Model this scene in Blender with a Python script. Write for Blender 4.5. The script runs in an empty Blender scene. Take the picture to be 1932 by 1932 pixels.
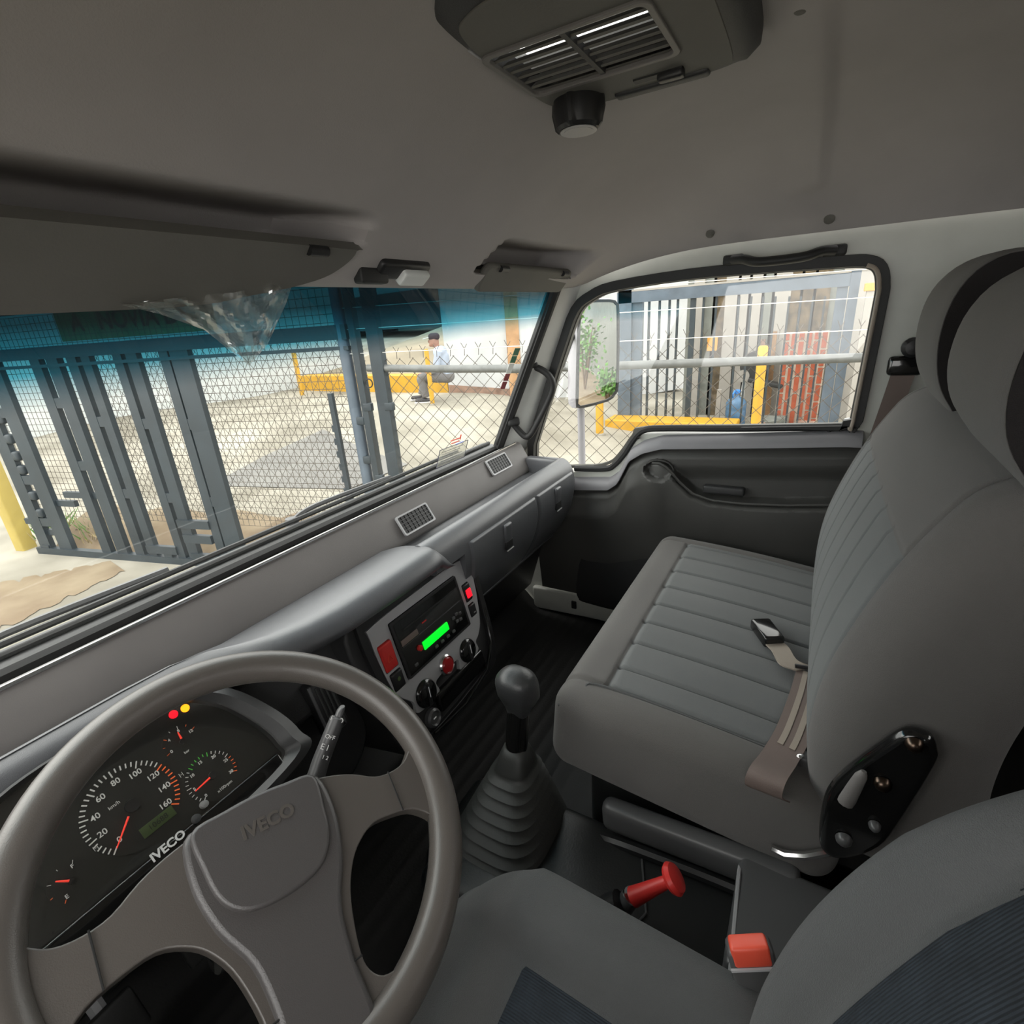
import bpy, bmesh, math, random
from mathutils import Vector, Matrix
random.seed(7)
sc = bpy.context.scene
col = sc.collection
R = math.radians
V = Vector
# ------------------------------------------------------------------ camera
CAM = V((-0.65, 0.0, 1.10))
FPX = 970.0
def _axes():
    def d(u, v):
        return V(((u-966)/FPX, -(v-966)/FPX, -1)).normalized()
    zc = -d(1150, 3520); xc = d(1565, 550)
    xc = (xc - zc*xc.dot(zc)).normalized(); yc = zc.cross(xc)
    return Matrix((xc, yc, zc))
MW = _axes()
cam = bpy.data.cameras.new('camera'); camo = bpy.data.objects.new('camera', cam); col.objects.link(camo)
camo.matrix_world = Matrix.Translation(CAM) @ MW.to_4x4()
cam.sensor_width = 36; cam.lens = 36*FPX/1932; cam.clip_start = 0.01; cam.clip_end = 300
sc.camera = camo
# ------------------------------------------------------------------ sky
w = bpy.data.worlds.new('sky'); sc.world = w; w.use_nodes = True
wn = w.node_tree.nodes; wl = w.node_tree.links
bg = wn['Background']; bg.inputs['Color'].default_value = (1.0, 0.985, 0.955, 1); bg.inputs['Strength'].default_value = 2.3
sc.view_settings.view_transform = 'Standard'; sc.view_settings.look = 'None'
sc.view_settings.gamma = 1; sc.view_settings.use_curve_mapping = False
sc.view_settings.exposure = 0.70
sun = bpy.data.lights.new('sun', 'SUN'); sun.energy = 1.2; sun.angle = R(60); sun.color = (1, .96, .88)
suno = bpy.data.objects.new('sun', sun); col.objects.link(suno); suno.rotation_euler = (R(-38), R(-20), 0)
# ------------------------------------------------------------------ helpers
def ray(u, v): return MW @ V(((u-966)/FPX, -(v-966)/FPX, -1))
def onx(u, v, x): r = ray(u, v); return CAM + r*((x-CAM.x)/r.x)
def ony(u, v, y): r = ray(u, v); return CAM + r*((y-CAM.y)/r.y)
def onz(u, v, z): r = ray(u, v); return CAM + r*((z-CAM.z)/r.z)
def onp(u, v, p, n): r = ray(u, v); return CAM + r*((V(p)-CAM).dot(V(n))/r.dot(V(n)))

def mat(name, c, rough=.6, metal=0, var=0.0, vscale=8, bump=0, bscale=300, spec=.5, c2=None, emit=0, coat=0, sheen=0):
    m = bpy.data.materials.new(name); m.use_nodes = True
    n = m.node_tree.nodes; l = m.node_tree.links; b = n['Principled BSDF']
    b.inputs['Base Color'].default_value = (*c, 1); b.inputs['Roughness'].default_value = rough
    b.inputs['Metallic'].default_value = metal; b.inputs['Specular IOR Level'].default_value = spec
    b.inputs['Coat Weight'].default_value = coat; b.inputs['Coat Roughness'].default_value = .03 if coat < .42 else .33; b.inputs['Sheen Weight'].default_value = sheen
    tc = n.new('ShaderNodeTexCoord')
    nz = n.new('ShaderNodeTexNoise'); nz.inputs['Scale'].default_value = vscale; nz.inputs['Detail'].default_value = 6
    l.new(tc.outputs['Object'], nz.inputs['Vector'])
    rp = n.new('ShaderNodeValToRGB'); cr = rp.color_ramp
    c2 = c2 or tuple(min(1, x*(1+var)) for x in c); c1 = c if var == 0 or c2 is None else tuple(x*(1-var) for x in c)
    cr.elements[0].position = .35; cr.elements[1].position = .68
    cr.elements[0].color = (*c1, 1); cr.elements[1].color = (*c2, 1)
    l.new(nz.outputs['Fac'], rp.inputs['Fac']); l.new(rp.outputs['Color'], b.inputs['Base Color'])
    if bump:
        nb = n.new('ShaderNodeTexNoise'); nb.inputs['Scale'].default_value = bscale; nb.inputs['Detail'].default_value = 3
        bp = n.new('ShaderNodeBump'); bp.inputs['Strength'].default_value = bump; bp.inputs['Distance'].default_value = .002
        l.new(tc.outputs['Object'], nb.inputs['Vector']); l.new(nb.outputs['Fac'], bp.inputs['Height']); l.new(bp.outputs['Normal'], b.inputs['Normal'])
    if emit:
        b.inputs['Emission Color'].default_value = (*c, 1); b.inputs['Emission Strength'].default_value = emit
    return m

def glassmat(name, tint=(1, 1, 1), refl=.06, band=None, haze=0.0):
    """thin pane: transparent + a weak mirror; band = (z_low, z_high) of a blue shade band dyed into the glass"""
    m = bpy.data.materials.new(name); m.use_nodes = True
    n = m.node_tree.nodes; l = m.node_tree.links; n.remove(n['Principled BSDF'])
    out = n['Material Output']; tr = n.new('ShaderNodeBsdfTransparent'); gl = n.new('ShaderNodeBsdfGlossy')
    gl.inputs['Roughness'].default_value = .02; tr.inputs['Color'].default_value = (*tint, 1)
    mx = n.new('ShaderNodeMixShader'); mx.inputs['Fac'].default_value = refl
    last = tr.outputs[0]
    if haze:
        df = n.new('ShaderNodeBsdfDiffuse'); df.inputs['Color'].default_value = (.9, .9, .88, 1)
        m2 = n.new('ShaderNodeMixShader'); m2.inputs['Fac'].default_value = haze
        l.new(last, m2.inputs[1]); l.new(df.outputs[0], m2.inputs[2]); last = m2.outputs[0]
    if band:
        tc = n.new('ShaderNodeTexCoord'); sx = n.new('ShaderNodeSeparateXYZ'); l.new(tc.outputs['Object'], sx.inputs[0])
        ml = n.new('ShaderNodeMath'); ml.operation = 'MULTIPLY_ADD'; ml.inputs[1].default_value = band[2]; l.new(sx.outputs['X'], ml.inputs[0]); l.new(sx.outputs['Z'], ml.inputs[2])
        mr = n.new('ShaderNodeMapRange'); l.new(ml.outputs[0], mr.inputs[0])
        mr.inputs[1].default_value = band[0]; mr.inputs[2].default_value = band[1]
        rp = n.new('ShaderNodeValToRGB'); e = rp.color_ramp.elements
        e[0].position = 0; e[0].color = (*tint, 1); e[1].position = 1; e[1].color = (.002, .028, .042, 1)
        x = e.new(.45); x.color = (.06, .30, .40, 1); x = e.new(.75); x.color = (.008, .10, .15, 1)
        l.new(mr.outputs[0], rp.inputs['Fac']); l.new(rp.outputs['Color'], tr.inputs['Color'])
    l.new(last, mx.inputs[1]); l.new(gl.outputs[0], mx.inputs[2]); l.new(mx.outputs[0], out.inputs[0])
    return m

class MB:
    def __init__(s): s.v = []; s.f = []
    def add(s, vf, M=None):
        k = len(s.v)
        s.v += [tuple(M @ V(p)) for p in vf[0]] if M is not None else [tuple(p) for p in vf[0]]
        s.f += [tuple(i+k for i in f) for f in vf[1]]
        return s
def frame(o, ex, ey, ez=None):
    ex = V(ex).normalized(); ey = V(ey); ez = V(ez).normalized() if ez is not None else ex.cross(ey).normalized()
    ey = ez.cross(ex).normalized()
    return Matrix(((ex.x, ey.x, ez.x, o[0]), (ex.y, ey.y, ez.y, o[1]), (ex.z, ey.z, ez.z, o[2]), (0, 0, 0, 1)))
def T(*a): return Matrix.Translation(V(a))
def rot(ax, deg): return Matrix.Rotation(R(deg), 4, ax)

def box(sx, sy, sz, r=0, n=2):
    if r <= 0:
        h = (sx/2, sy/2, sz/2)
        v = [(a*h[0], b*h[1], c*h[2]) for a in (-1, 1) for b in (-1, 1) for c in (-1, 1)]
        return v, [(0, 1, 3, 2), (4, 6, 7, 5), (0, 4, 5, 1), (2, 3, 7, 6), (0, 2, 6, 4), (1, 5, 7, 3)]
    return rbox((sx/2, sy/2, sz/2), r, (1, 1, 1), n)
def rbox(h, r, n=(6, 6, 6), k=4, deform=None):
    r = min(r, min(h)*.999)
    def cs(a, m):
        e = [a-r + r*math.sin(math.pi/2*i/k) for i in range(1, k+1)]
        inn = [-(a-r) + 2*(a-r)*i/m for i in range(m+1)]
        return [-x for x in reversed(e)] + inn + e
    X, Y, Z = cs(h[0], n[0]), cs(h[1], n[1]), cs(h[2], n[2])
    vid = {}; vs = []; fs = []
    def pt(x, y, z):
        key = (round(x, 6), round(y, 6), round(z, 6))
        if key not in vid:
            q = [max(-(h[i]-r), min(h[i]-r, c)) for i, c in enumerate((x, y, z))]
            d = V((x-q[0], y-q[1], z-q[2]))
            if d.length > 1e-9:
                d = d.normalized()*r
            p = V(q)+d
            if deform: p = V(deform(p, (x, y, z)))
            vid[key] = len(vs); vs.append(tuple(p))
        return vid[key]
    def face(A, B, mk, flip):
        for i in range(len(A)-1):
            for j in range(len(B)-1):
                q = [mk(A[i], B[j]), mk(A[i+1], B[j]), mk(A[i+1], B[j+1]), mk(A[i], B[j+1])]
                q = [pt(*c) for c in q]
                if len(set(q)) > 2: fs.append(tuple(reversed(q)) if flip else tuple(q))
    for s in (1, -1):
        face(X, Y, lambda a, b: (a, b, s*h[2]), s < 0)
        face(Y, Z, lambda a, b: (s*h[0], a, b), s < 0)
        face(Z, X, lambda a, b: (b, s*h[1], a), s < 0)
    return vs, fs
def tube(path, r, n=8, closed=False, caps=True, flat=1.0, up=None):
    P = [V(p) for p in path]; m = len(P); rs = r if isinstance(r, (list, tuple)) else [r]*m
    vs = []; fs = []; prev = None
    for i in range(m):
        if closed: t = P[(i+1) % m]-P[i-1]
        else: t = P[min(i+1, m-1)]-P[max(i-1, 0)]
        t.normalize()
        if prev is None:
            a = V(up) if up is not None else (V((0, 0, 1)) if abs(t.z) < .9 else V((1, 0, 0)))
            u = (a - t*a.dot(t)).normalized()
        else:
            u = (prev - t*prev.dot(t)).normalized()
        prev = u; b = t.cross(u)
        for k in range(n):
            an = 2*math.pi*k/n + math.pi/n
            vs.append(tuple(P[i] + (u*math.cos(an)*flat + b*math.sin(an))*rs[i]))
    q = m if closed else m-1
    for i in range(q):
        for k in range(n):
            a = i*n+k; b2 = i*n+(k+1) % n; c = ((i+1) % m)*n+(k+1) % n; d = ((i+1) % m)*n+k
            fs.append((a, b2, c, d))
    if caps and not closed:
        fs.append(tuple(reversed(range(n)))); fs.append(tuple(range((m-1)*n, m*n)))
    return vs, fs
def lathe(prof, n=24, cap=True):
    vs = []; fs = []; m = len(prof)
    for r, z in prof:
        for k in range(n):
            a = 2*math.pi*k/n; vs.append((r*math.cos(a), r*math.sin(a), z))
    for i in range(m-1):
        for k in range(n):
            fs.append((i*n+k, i*n+(k+1) % n, (i+1)*n+(k+1) % n, (i+1)*n+k))
    if cap: fs.append(tuple(reversed(range(n)))); fs.append(tuple(range((m-1)*n, m*n)))
    return vs, fs
def loft(rings, closed=True, caps=True):
    n = len(rings[0]); vs = [tuple(p) for r in rings for p in r]; fs = []
    for i in range(len(rings)-1):
        for k in range(n if closed else n-1):
            fs.append((i*n+k, i*n+(k+1) % n, (i+1)*n+(k+1) % n, (i+1)*n+k))
    if caps and closed:
        fs.append(tuple(reversed(range(n)))); fs.append(tuple(range((len(rings)-1)*n, len(rings)*n)))
    return vs, fs
def grid(fn, nu, nv):
    vs = [tuple(fn(i/nu, j/nv)) for i in range(nu+1) for j in range(nv+1)]
    fs = [(i*(nv+1)+j, (i+1)*(nv+1)+j, (i+1)*(nv+1)+j+1, i*(nv+1)+j+1) for i in range(nu) for j in range(nv)]
    return vs, fs
def prism(o, z0, z1):
    n = len(o); vs = [(x, y, z0) for x, y in o] + [(x, y, z1) for x, y in o]
    fs = [(i, (i+1) % n, n+(i+1) % n, n+i) for i in range(n)] + [tuple(reversed(range(n))), tuple(range(n, 2*n))]
    return vs, fs
def plate(outer, holes, z0, z1):
    bm = bmesh.new()
    for loop in [outer]+holes:
        vv = [bm.verts.new((x, y, z0)) for x, y in loop]
        for i in range(len(vv)): bm.edges.new((vv[i], vv[(i+1) % len(vv)]))
    bmesh.ops.triangle_fill(bm, edges=bm.edges[:], use_beauty=True)
    bmesh.ops.recalc_face_normals(bm, faces=bm.faces[:])
    g = bmesh.ops.extrude_face_region(bm, geom=bm.faces[:])
    for e in g['geom']:
        if isinstance(e, bmesh.types.BMVert): e.co.z = z1
    bmesh.ops.recalc_face_normals(bm, faces=bm.faces[:])
    bm.verts.index_update()
    vs = [tuple(v.co) for v in bm.verts]; fs = [tuple(v.index for v in f.verts) for f in bm.faces]; bm.free()
    return vs, fs
def rrect(x0, x1, y0, y1, r, k=5):
    o = []
    for cx, cy, a0 in ((x1-r, y1-r, 0), (x0+r, y1-r, 90), (x0+r, y0+r, 180), (x1-r, y0+r, 270)):
        for i in range(k+1):
            a = R(a0+90*i/k); o.append((cx+r*math.cos(a), cy+r*math.sin(a)))
    return o
def smooth_path(P, k=6, closed=False):
    P = [V(p) for p in P]; n = len(P); out = []
    g = (lambda i: P[i % n]) if closed else (lambda i: P[max(0, min(n-1, i))])
    for i in range(n if closed else n-1):
        a, b, c, d = g(i-1), g(i), g(i+1), g(i+2)
        for j in range(k):
            t = j/k
            out.append(.5*((2*b)+(c-a)*t+(2*a-5*b+4*c-d)*t*t+(3*b-a-3*c+d)*t**3))
    if not closed: out.append(P[-1])
    return out
def sp2(P, k=6, closed=True): return [(p.x, p.y) for p in smooth_path([(x, y, 0) for x, y in P], k, closed)]

def _finish(o, parent, label, cat, group, kind):
    col.objects.link(o)
    if parent is not None:
        o.parent = parent
        o.matrix_parent_inverse = WORLD[parent.name].inverted() if parent.name in WORLD else Matrix()
    if label: o['label'] = label
    if cat: o['category'] = cat
    if group: o['group'] = group
    if kind: o['kind'] = kind
WORLD = {}
def ob(name, vf, m, parent=None, label=None, cat=None, group=None, kind=None, smooth=40, bev=0, M=None, fix=True):
    if isinstance(vf, MB): vf = (vf.v, vf.f)
    v, f = vf
    me = bpy.data.meshes.new(name)
    me.from_pydata([tuple(M @ V(p)) for p in v] if M is not None else v, [], f)
    if fix:
        bm = bmesh.new(); bm.from_mesh(me); bmesh.ops.recalc_face_normals(bm, faces=bm.faces[:]); bm.to_mesh(me); bm.free()
    me.validate(); me.update()
    if smooth:
        me.shade_smooth()
        try: me.set_sharp_from_angle(angle=R(smooth))
        except Exception: pass
    me.materials.append(m)
    o = bpy.data.objects.new(name, me)
    _finish(o, parent, label, cat, group, kind)
    if bev:
        b = o.modifiers.new('bevel', 'BEVEL'); b.width = bev; b.segments = 3; b.limit_method = 'ANGLE'; b.angle_limit = R(35)
        b.harden_normals = False
    return o
def share(name, me, M, parent, **k):
    o = bpy.data.objects.new(name, me); o.matrix_world = M
    col.objects.link(o); o.parent = parent
    o.matrix_parent_inverse = WORLD[parent.name].inverted() if parent.name in WORLD else Matrix()
    for a, b in k.items(): o[a] = b
    return o
def root(name, loc, label, cat, group=None, kind=None):
    o = bpy.data.objects.new(name, None); o.empty_display_size = .05
    _finish(o, None, label, cat, group, kind); o.location = V(loc)
    WORLD[o.name] = Matrix.Translation(V(loc))
    return o
def text(name, s, size, m, parent, M, ext=.0003, align='CENTER', shear=0, bold=0.0, **k):
    cu = bpy.data.curves.new(name, 'FONT'); cu.body = s; cu.size = size; cu.align_x = align; cu.align_y = 'CENTER'; cu.extrude = ext
    cu.shear = shear; cu.offset = bold; cu.resolution_u = 3
    t = bpy.data.objects.new('tmp', cu); col.objects.link(t)
    dg = bpy.context.evaluated_depsgraph_get(); dg.update()
    me = bpy.data.meshes.new_from_object(t.evaluated_get(dg)); bpy.data.objects.remove(t); bpy.data.curves.remove(cu)
    me.transform(M); me.materials.clear(); me.materials.append(m); me.name = name
    o = bpy.data.objects.new(name, me); _finish(o, parent, k.get('label'), None, None, None)
    return o
def lerp(a, b, t): return a+(b-a)*t
def ss(a, b, x):
    t = max(0, min(1, (x-a)/(b-a))); return t*t*(3-2*t)
def interp(tab, x):
    if x <= tab[0][0]: return tab[0][1]
    for (a, p), (b, q) in zip(tab, tab[1:]):
        if x <= b: return lerp(p, q, (x-a)/(b-a))
    return tab[-1][1]
# ------------------------------------------------------------------ materials
MAT = {}
def D(k, *a, **kw): MAT[k] = mat(k, *a, **kw)
D('headliner', (.40, .375, .365), .75, var=.05, vscale=5, bump=.15, bscale=500)
D('visor_vinyl', (.135, .13, .116), .7, var=.05, bump=.12, bscale=400)
D('body_paint', (.52, .53, .49), .35, var=.05, vscale=10)
D('white_paint', (.66, .67, .65), .3, var=.03)
D('rubber', (.018, .018, .018), .55, bump=.1)
D('dash', (.092, .095, .104), .40, var=.06, vscale=6, bump=.25, bscale=900, spec=.7, coat=.45)
D('dash_dark', (.03, .03, .031), .5, bump=.2, bscale=700)
D('vent_panel', (.17, .16, .155), .5, var=.05, bump=.15, bscale=700)
D('door_plastic', (.052, .051, .048), .55, var=.06, bump=.25, bscale=700)
D('door_grey', (.23, .225, .24), .45, var=.04, bump=.1)
D('silver_panel', (.42, .42, .43), .42, metal=.2, var=.03)
D('black_gloss', (.008, .008, .008), .12, coat=.4)
D('black_plastic', (.016, .016, .017), .4, bump=.1)
D('chrome', (.7, .7, .7), .2, metal=1)
D('brass', (.12, .085, .065), .3, metal=1)
D('wheel_grey', (.108, .095, .085), .34, bump=.15, bscale=900, spec=.8)
D('pad_grey', (.088, .081, .080), .34, bump=.2, bscale=900, spec=.8)
D('bezel', (.045, .045, .046), .38)
D('fabric', (.125, .118, .112), .9, var=.10, vscale=3, bump=.5, bscale=1200, sheen=.15)
D('fabric_light', (.135, .14, .14), .9, var=.06, vscale=4, bump=.5, bscale=1200, sheen=.15)
D('fabric_black', (.010, .008, .008), .95, bump=.5, bscale=1000)
D('fabric_drv', (.085, .087, .088), .9, var=.08, vscale=4, bump=.6, bscale=1000, sheen=.1)
D('mat_rubber', (.02, .02, .02), .6, bump=.2, bscale=200)
D('boot_rubber', (.035, .036, .034), .5, bump=.1)
D('knob_leather', (.035, .036, .037), .38, bump=.15, bscale=400)
D('webbing', (.16, .12, .105), .55, bump=.4, bscale=1500)
D('webbing_light', (.34, .29, .24), .6, bump=.4, bscale=1500)
D('red_plastic', (.62, .035, .03), .35)
D('red_button', (.75, .09, .05), .4)
D('red_dark', (.35, .012, .014), .3)
D('gauge_face', (.018, .018, .016), .55)
D('print_white', (.62, .62, .6), .6, emit=.12)
D('print_orange', (.75, .13, .03), .6, emit=.25)
D('print_green', (.08, .5, .06), .6, emit=.15)
D('needle', (.85, .05, .03), .5, emit=.4)
D('led_red', (.9, .004, .012), .4, emit=1.6)
D('led_amber', (.95, .28, .005), .4, emit=1.6)
D('lcd_green', (.0, .8, .02), .4, emit=.75)
D('lcd_olive', (.055, .085, .03), .4, emit=.05)
D('cover_plastic', (.08, .08, .082), .35)
D('engine_cover', (.022, .023, .023), .38, var=.1, bump=.2)
MAT['glass'] = glassmat('glass', (.97, .98, .97), .05)
MAT['windscreen'] = glassmat('windscreen', (.93, .96, .95), .05, band=(1.045, 1.135, -.025), haze=.02)
MAT['lens'] = glassmat('lens', (.85, .86, .82), .08)
MAT['film'] = glassmat('film', (.92, .92, .88), .25, haze=.22)
# driver insert: knit ribs
def knit():
    m = mat('fabric_knit', (.022, .030, .040), .9, var=.2, vscale=40, bump=.0)
    n = m.node_tree.nodes; l = m.node_tree.links; b = n['Principled BSDF']
    tc = n.new('ShaderNodeTexCoord'); wv = n.new('ShaderNodeTexWave'); wv.inputs['Scale'].default_value = 110
    wv.bands_direction = 'X'; wv.inputs['Distortion'].default_value = .6
    bp = n.new('ShaderNodeBump'); bp.inputs['Strength'].default_value = .7; bp.inputs['Distance'].default_value = .003
    l.new(tc.outputs['Object'], wv.inputs['Vector']); l.new(wv.outputs['Fac'], bp.inputs['Height']); l.new(bp.outputs['Normal'], b.inputs['Normal'])
    return m
MAT['fabric_knit'] = knit()
M_ = MAT
# ------------------------------------------------------------------ cab shell
FZ = .05
def floor_fn(i, j):
    x = lerp(-.90, .87, i); y = lerp(-.72, .95, j)
    z = FZ + .0016*max(0, math.sin(y*2*math.pi/.036)) + .10*ss(.80, .95, y)
    return (x, y, z)
fl = ob('floor', grid(floor_fn, 4, 280), M_['mat_rubber'], kind='structure', fix=False,
        label='black ribbed rubber floor mat of the cab', cat='floor')
ob('floor_pan', box(1.80, 1.72, .03), M_['dash_dark'], parent=fl, M=T(-.015, .10, FZ-.035))

# headliner
HP = [(-.72, 1.30), (-.62, 1.36), (-.3, 1.395), (0, 1.40), (.2, 1.40), (.32, 1.385), (.42, 1.345), (.50, 1.29), (.555, 1.24), (.60, 1.19), (.625, 1.168), (.648, 1.160), (.66, 1.185)]
HS = smooth_path([(0, y, z) for y, z in HP], 8)
def roof_z(x, y):
    for a, b in zip(HS, HS[1:]):
        if a.y <= y <= b.y: z = lerp(a.z, b.z, (y-a.y)/(b.y-a.y)); break
    else: z = 1.16 if y > 0 else 1.3
    t = min(1, max(0, (abs(x)-.45)/.40)); return z-(z-1.17)*.75*t*t
def rec(x, z):
    """depth of the moulded visor recesses"""
    k = lambda a, b, e=.012: ss(a-e, a+e, x)*(1-ss(b-e, b+e, x))
    d1 = k(-.90, -.048-.10*max(0, (1.235-z))/.1*.6, .014); d2 = k(.285+.06*max(0, z-1.19)/.06, .725, .012)
    return (d1*.150 + d2*.115)*(1-ss(1.226, 1.246, z))*ss(1.182, 1.196, z)
NX = 150
def head_fn(i, j):
    x = lerp(-.88, .845, i); q = j*(len(HS)-1); a = int(min(q, len(HS)-2)); p = HS[a].lerp(HS[a+1], q-a)
    y, z = p.y, p.z
    t = min(1, max(0, (abs(x)-.45)/.40)); zz = z-(z-1.17)*.75*t*t
    if y > .45:
        r = rec(x, zz); y += r*1.0; zz += r*.22*ss(1.165, 1.20, zz)
    g = -.010*ss(.12, .055, y)*ss(.029, .037, y)*(1-ss(.72, .76, x))*ss(-.02, .25, x)          # ridge across the roof
    g += .010*ss(.012, -.03, y) if False else 0
    return (x, y, zz+g)
hd = ob('ceiling', grid(head_fn, NX, 200), M_['headliner'], kind='structure', fix=False, smooth=60,
        label='grey moulded roof lining over the cab', cat='ceiling')
_hb = hd.data; _bm = bmesh.new(); _bm.from_mesh(_hb); bmesh.ops.delete(_bm, geom=[f for f in _bm.faces if -.06 < f.calc_center_median().x < .10 and .165 < f.calc_center_median().y < .37], context='FACES'); _bm.to_mesh(_hb); _bm.free()
ob('roof_skin', plate([(-.92, -.80), (.92, -.80), (.92, .70), (-.92, .70)], [[(-.10, .13), (.14, .13), (.14, .40), (-.10, .40)]], 1.415, 1.435), M_['white_paint'], parent=hd, smooth=0)
ob('hatch_lid', rbox((.20, .19, .012), .011, (1, 1, 1), 2), M_['visor_vinyl'], parent=hd, M=T(.05, .265, 1.478) @ rot('Y', -5))
for u, v, r, n in ((1512, 10, .009, (0, 0, -1)), (1530, 255, .006, (0, 0, -1)), (1340, 440, .010, (-.8, 0, -.6)), (1565, 412, .011, (-.8, 0, -.6))):
    rr = ray(u, v); k = .05
    while k < 3:
        p = CAM+rr*k
        if p.z >= roof_z(p.x, p.y)-.001: break
        k += .002
    ob('trim_plug', lathe([(r, 0), (r, .004), (r*.55, .007), (r*.3, .007)], 14), M_['visor_vinyl'], parent=hd,
       M=Matrix.Translation(p) @ V((0, 0, 1)).rotation_difference(V(n)).to_matrix().to_4x4())

# visors
for nm, x0, x1, lab in (('L', -.88, -.075, 'long dark grey sun visor folded into the lining above the steering wheel'), ('R', .315, .735, 'short brownish sun visor folded up by the passenger pillar')):
    def vf(p, c, x0=x0, x1=x1, nm=nm):
        return p
    a = V((0, .584, 1.207)) if nm == 'L' else V((0, .598, 1.204)); b = V((0, .651, 1.140)) if nm == 'L' else V((0, .640, 1.156))
    up = (a-b); h = up.length; cx = (x0+x1)/2
    if nm == 'L':
        o2 = sp2([(x0, 0), (-.34, 0), (-.20, .018), (-.11, .042), (-.072, .066), (-.058, h*.98), (-.09, h), (-.5, h), (x0, h)], 4)
        o2 = [(x, y) for x, y in o2]
    else:
        o2 = rrect(x0, x1, 0, h, .018)
    M = frame((0, b.y, b.z), (1, 0, 0), up)
    rt = root('sun_visor', (cx, b.y, b.z), lab, 'sun visor', 'sun visors')
    ob('visor_panel', prism(o2, -.008, .008), M_['visor_vinyl'], rt, bev=.006, M=M)
    for q in (x0+.06, x1-.05):
        ob('pivot', tube([(q-.015, h-.006, .008), (q+.015, h-.006, .008)], .007, 10), M_['black_plastic'], rt, M=M)

# right body side: plate with the door window opening
WX = .885
def wpt(L, x=WX): return [(lambda p: (p.y, p.z))(onx(u, v, x)) for u, v in L]
WIN = wpt([(1011, 868), (1040, 748), (1071, 650), (1094, 588), (1122, 563), (1165, 546), (1301, 525), (1450, 512), (1594, 502), (1634, 502), (1652, 512), (1656, 540), (1650, 580), (1608, 790), (1603, 802), (1400, 805), (1217, 808), (1196, 820), (1172, 853), (1148, 874), (1100, 880)])
_raw = WIN
def offs(o, d):
    n = len(o); out = []
    A = sum(o[i][0]*o[(i+1) % n][1]-o[(i+1) % n][0]*o[i][1] for i in range(n)); s = 1 if A > 0 else -1
    for i in range(n):
        a, b, c = V(o[i-1]), V(o[i]), V(o[(i+1) % n])
        t = ((b-a).normalized()+(c-b).normalized()).normalized(); nn = V((t.y, -t.x))*s
        out.append((b.x+nn.x*d, b.y+nn.y*d))
    return out
WIN = sp2(WIN[:-7]+[WIN[-7], WIN[-7], WIN[-6]]+WIN[-5:], 3)
YZ = Matrix(((0, 0, 1, 0), (1, 0, 0, 0), (0, 1, 0, 0), (0, 0, 0, 1)))     # (a,b,c) -> x=c, y=a, z=b
A0 = (.895, .70); A1 = (.640, 1.235)                                        # windscreen corner line (front of the pillar)
outer = [(-.72, FZ-.03), (.93, FZ-.03), (.93, .62), (A0[0]+.012, .70), (A1[0]+.012, 1.245), (.45, 1.265), (-.72, 1.265)]
wr = ob('wall_right', plate(outer, [offs(WIN, .016)], WX-.012, WX+.03), M_['body_paint'], kind='structure', M=YZ, smooth=0,
        label='pale painted body side around the passenger door window', cat='wall')
# pillar returns
def strip(o, a, b): return [(p[0], p[1], a) for p in o], [(p[0], p[1], b) for p in o]
ap = [(.920, .69), (.905, .755), (.665, 1.20), (.648, 1.235)]
# A-pillar solid
pa = MB()
pil = []
for (yf, zf), (yr, zr) in (((.945, .66), (.845, .665)), ((.915, .73), (.82, .735)), ((.80, .98), (.715, .985)), ((.70, 1.19), (.62, 1.195)), ((.68, 1.24), (.58, 1.245))):
    pil.append([(.780, yf-.022, zf), (.775, yf-.034, zf), (.840, yr+.015, zr), (.868, yr, zr), (.91, yr, zr), (.91, yf-.03, zf), (.83, yf-.03, zf)])
ob('pillar_cover', loft(pil), M_['white_paint'], wr, label='white painted windscreen pillar', bev=.006)
ob('pillar_hole_plug', lathe([(.016, 0), (.016, .004), (.010, .006)], 16), M_['black_plastic'], wr,
   M=frame(onp(988, 745, (.835, .79, .9), (-.7, -.6, -.1)), (.65, -.75, 0), (.3, .25, .9), (-.74, -.64, -.2)))
ob('window_seal', plate(offs(WIN, .022), [offs(WIN, -.003)], WX-.026, WX-.006), M_['rubber'], wr, M=YZ, bev=.006)
ob('glass_channel', plate(offs(WIN, .004), [offs(WIN, -.005)], WX-.002, WX+.014), M_['visor_vinyl'], wr, M=YZ)
ob('quarter_strip', tube([V((WX-.028, p[0], p[1])) for p in offs(WIN, .001)[27:43]], .0045, 8), M_['webbing_light'], wr, label='pale edge strip along the rear window seal')
# B-pillar panel joints + rear
ob('pillar_panel', rbox((.006, .16, .30), .005, (1, 1, 1), 2), M_['body_paint'], wr, M=T(WX-.016, -.36, .56))
ob('rear_side_trim', rbox((.008, .26, .27), .006, (1, 1, 1), 2), M_['door_plastic'], wr, M=T(WX-.022, -.44, .33), label='dark lower trim behind the bench')
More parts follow.
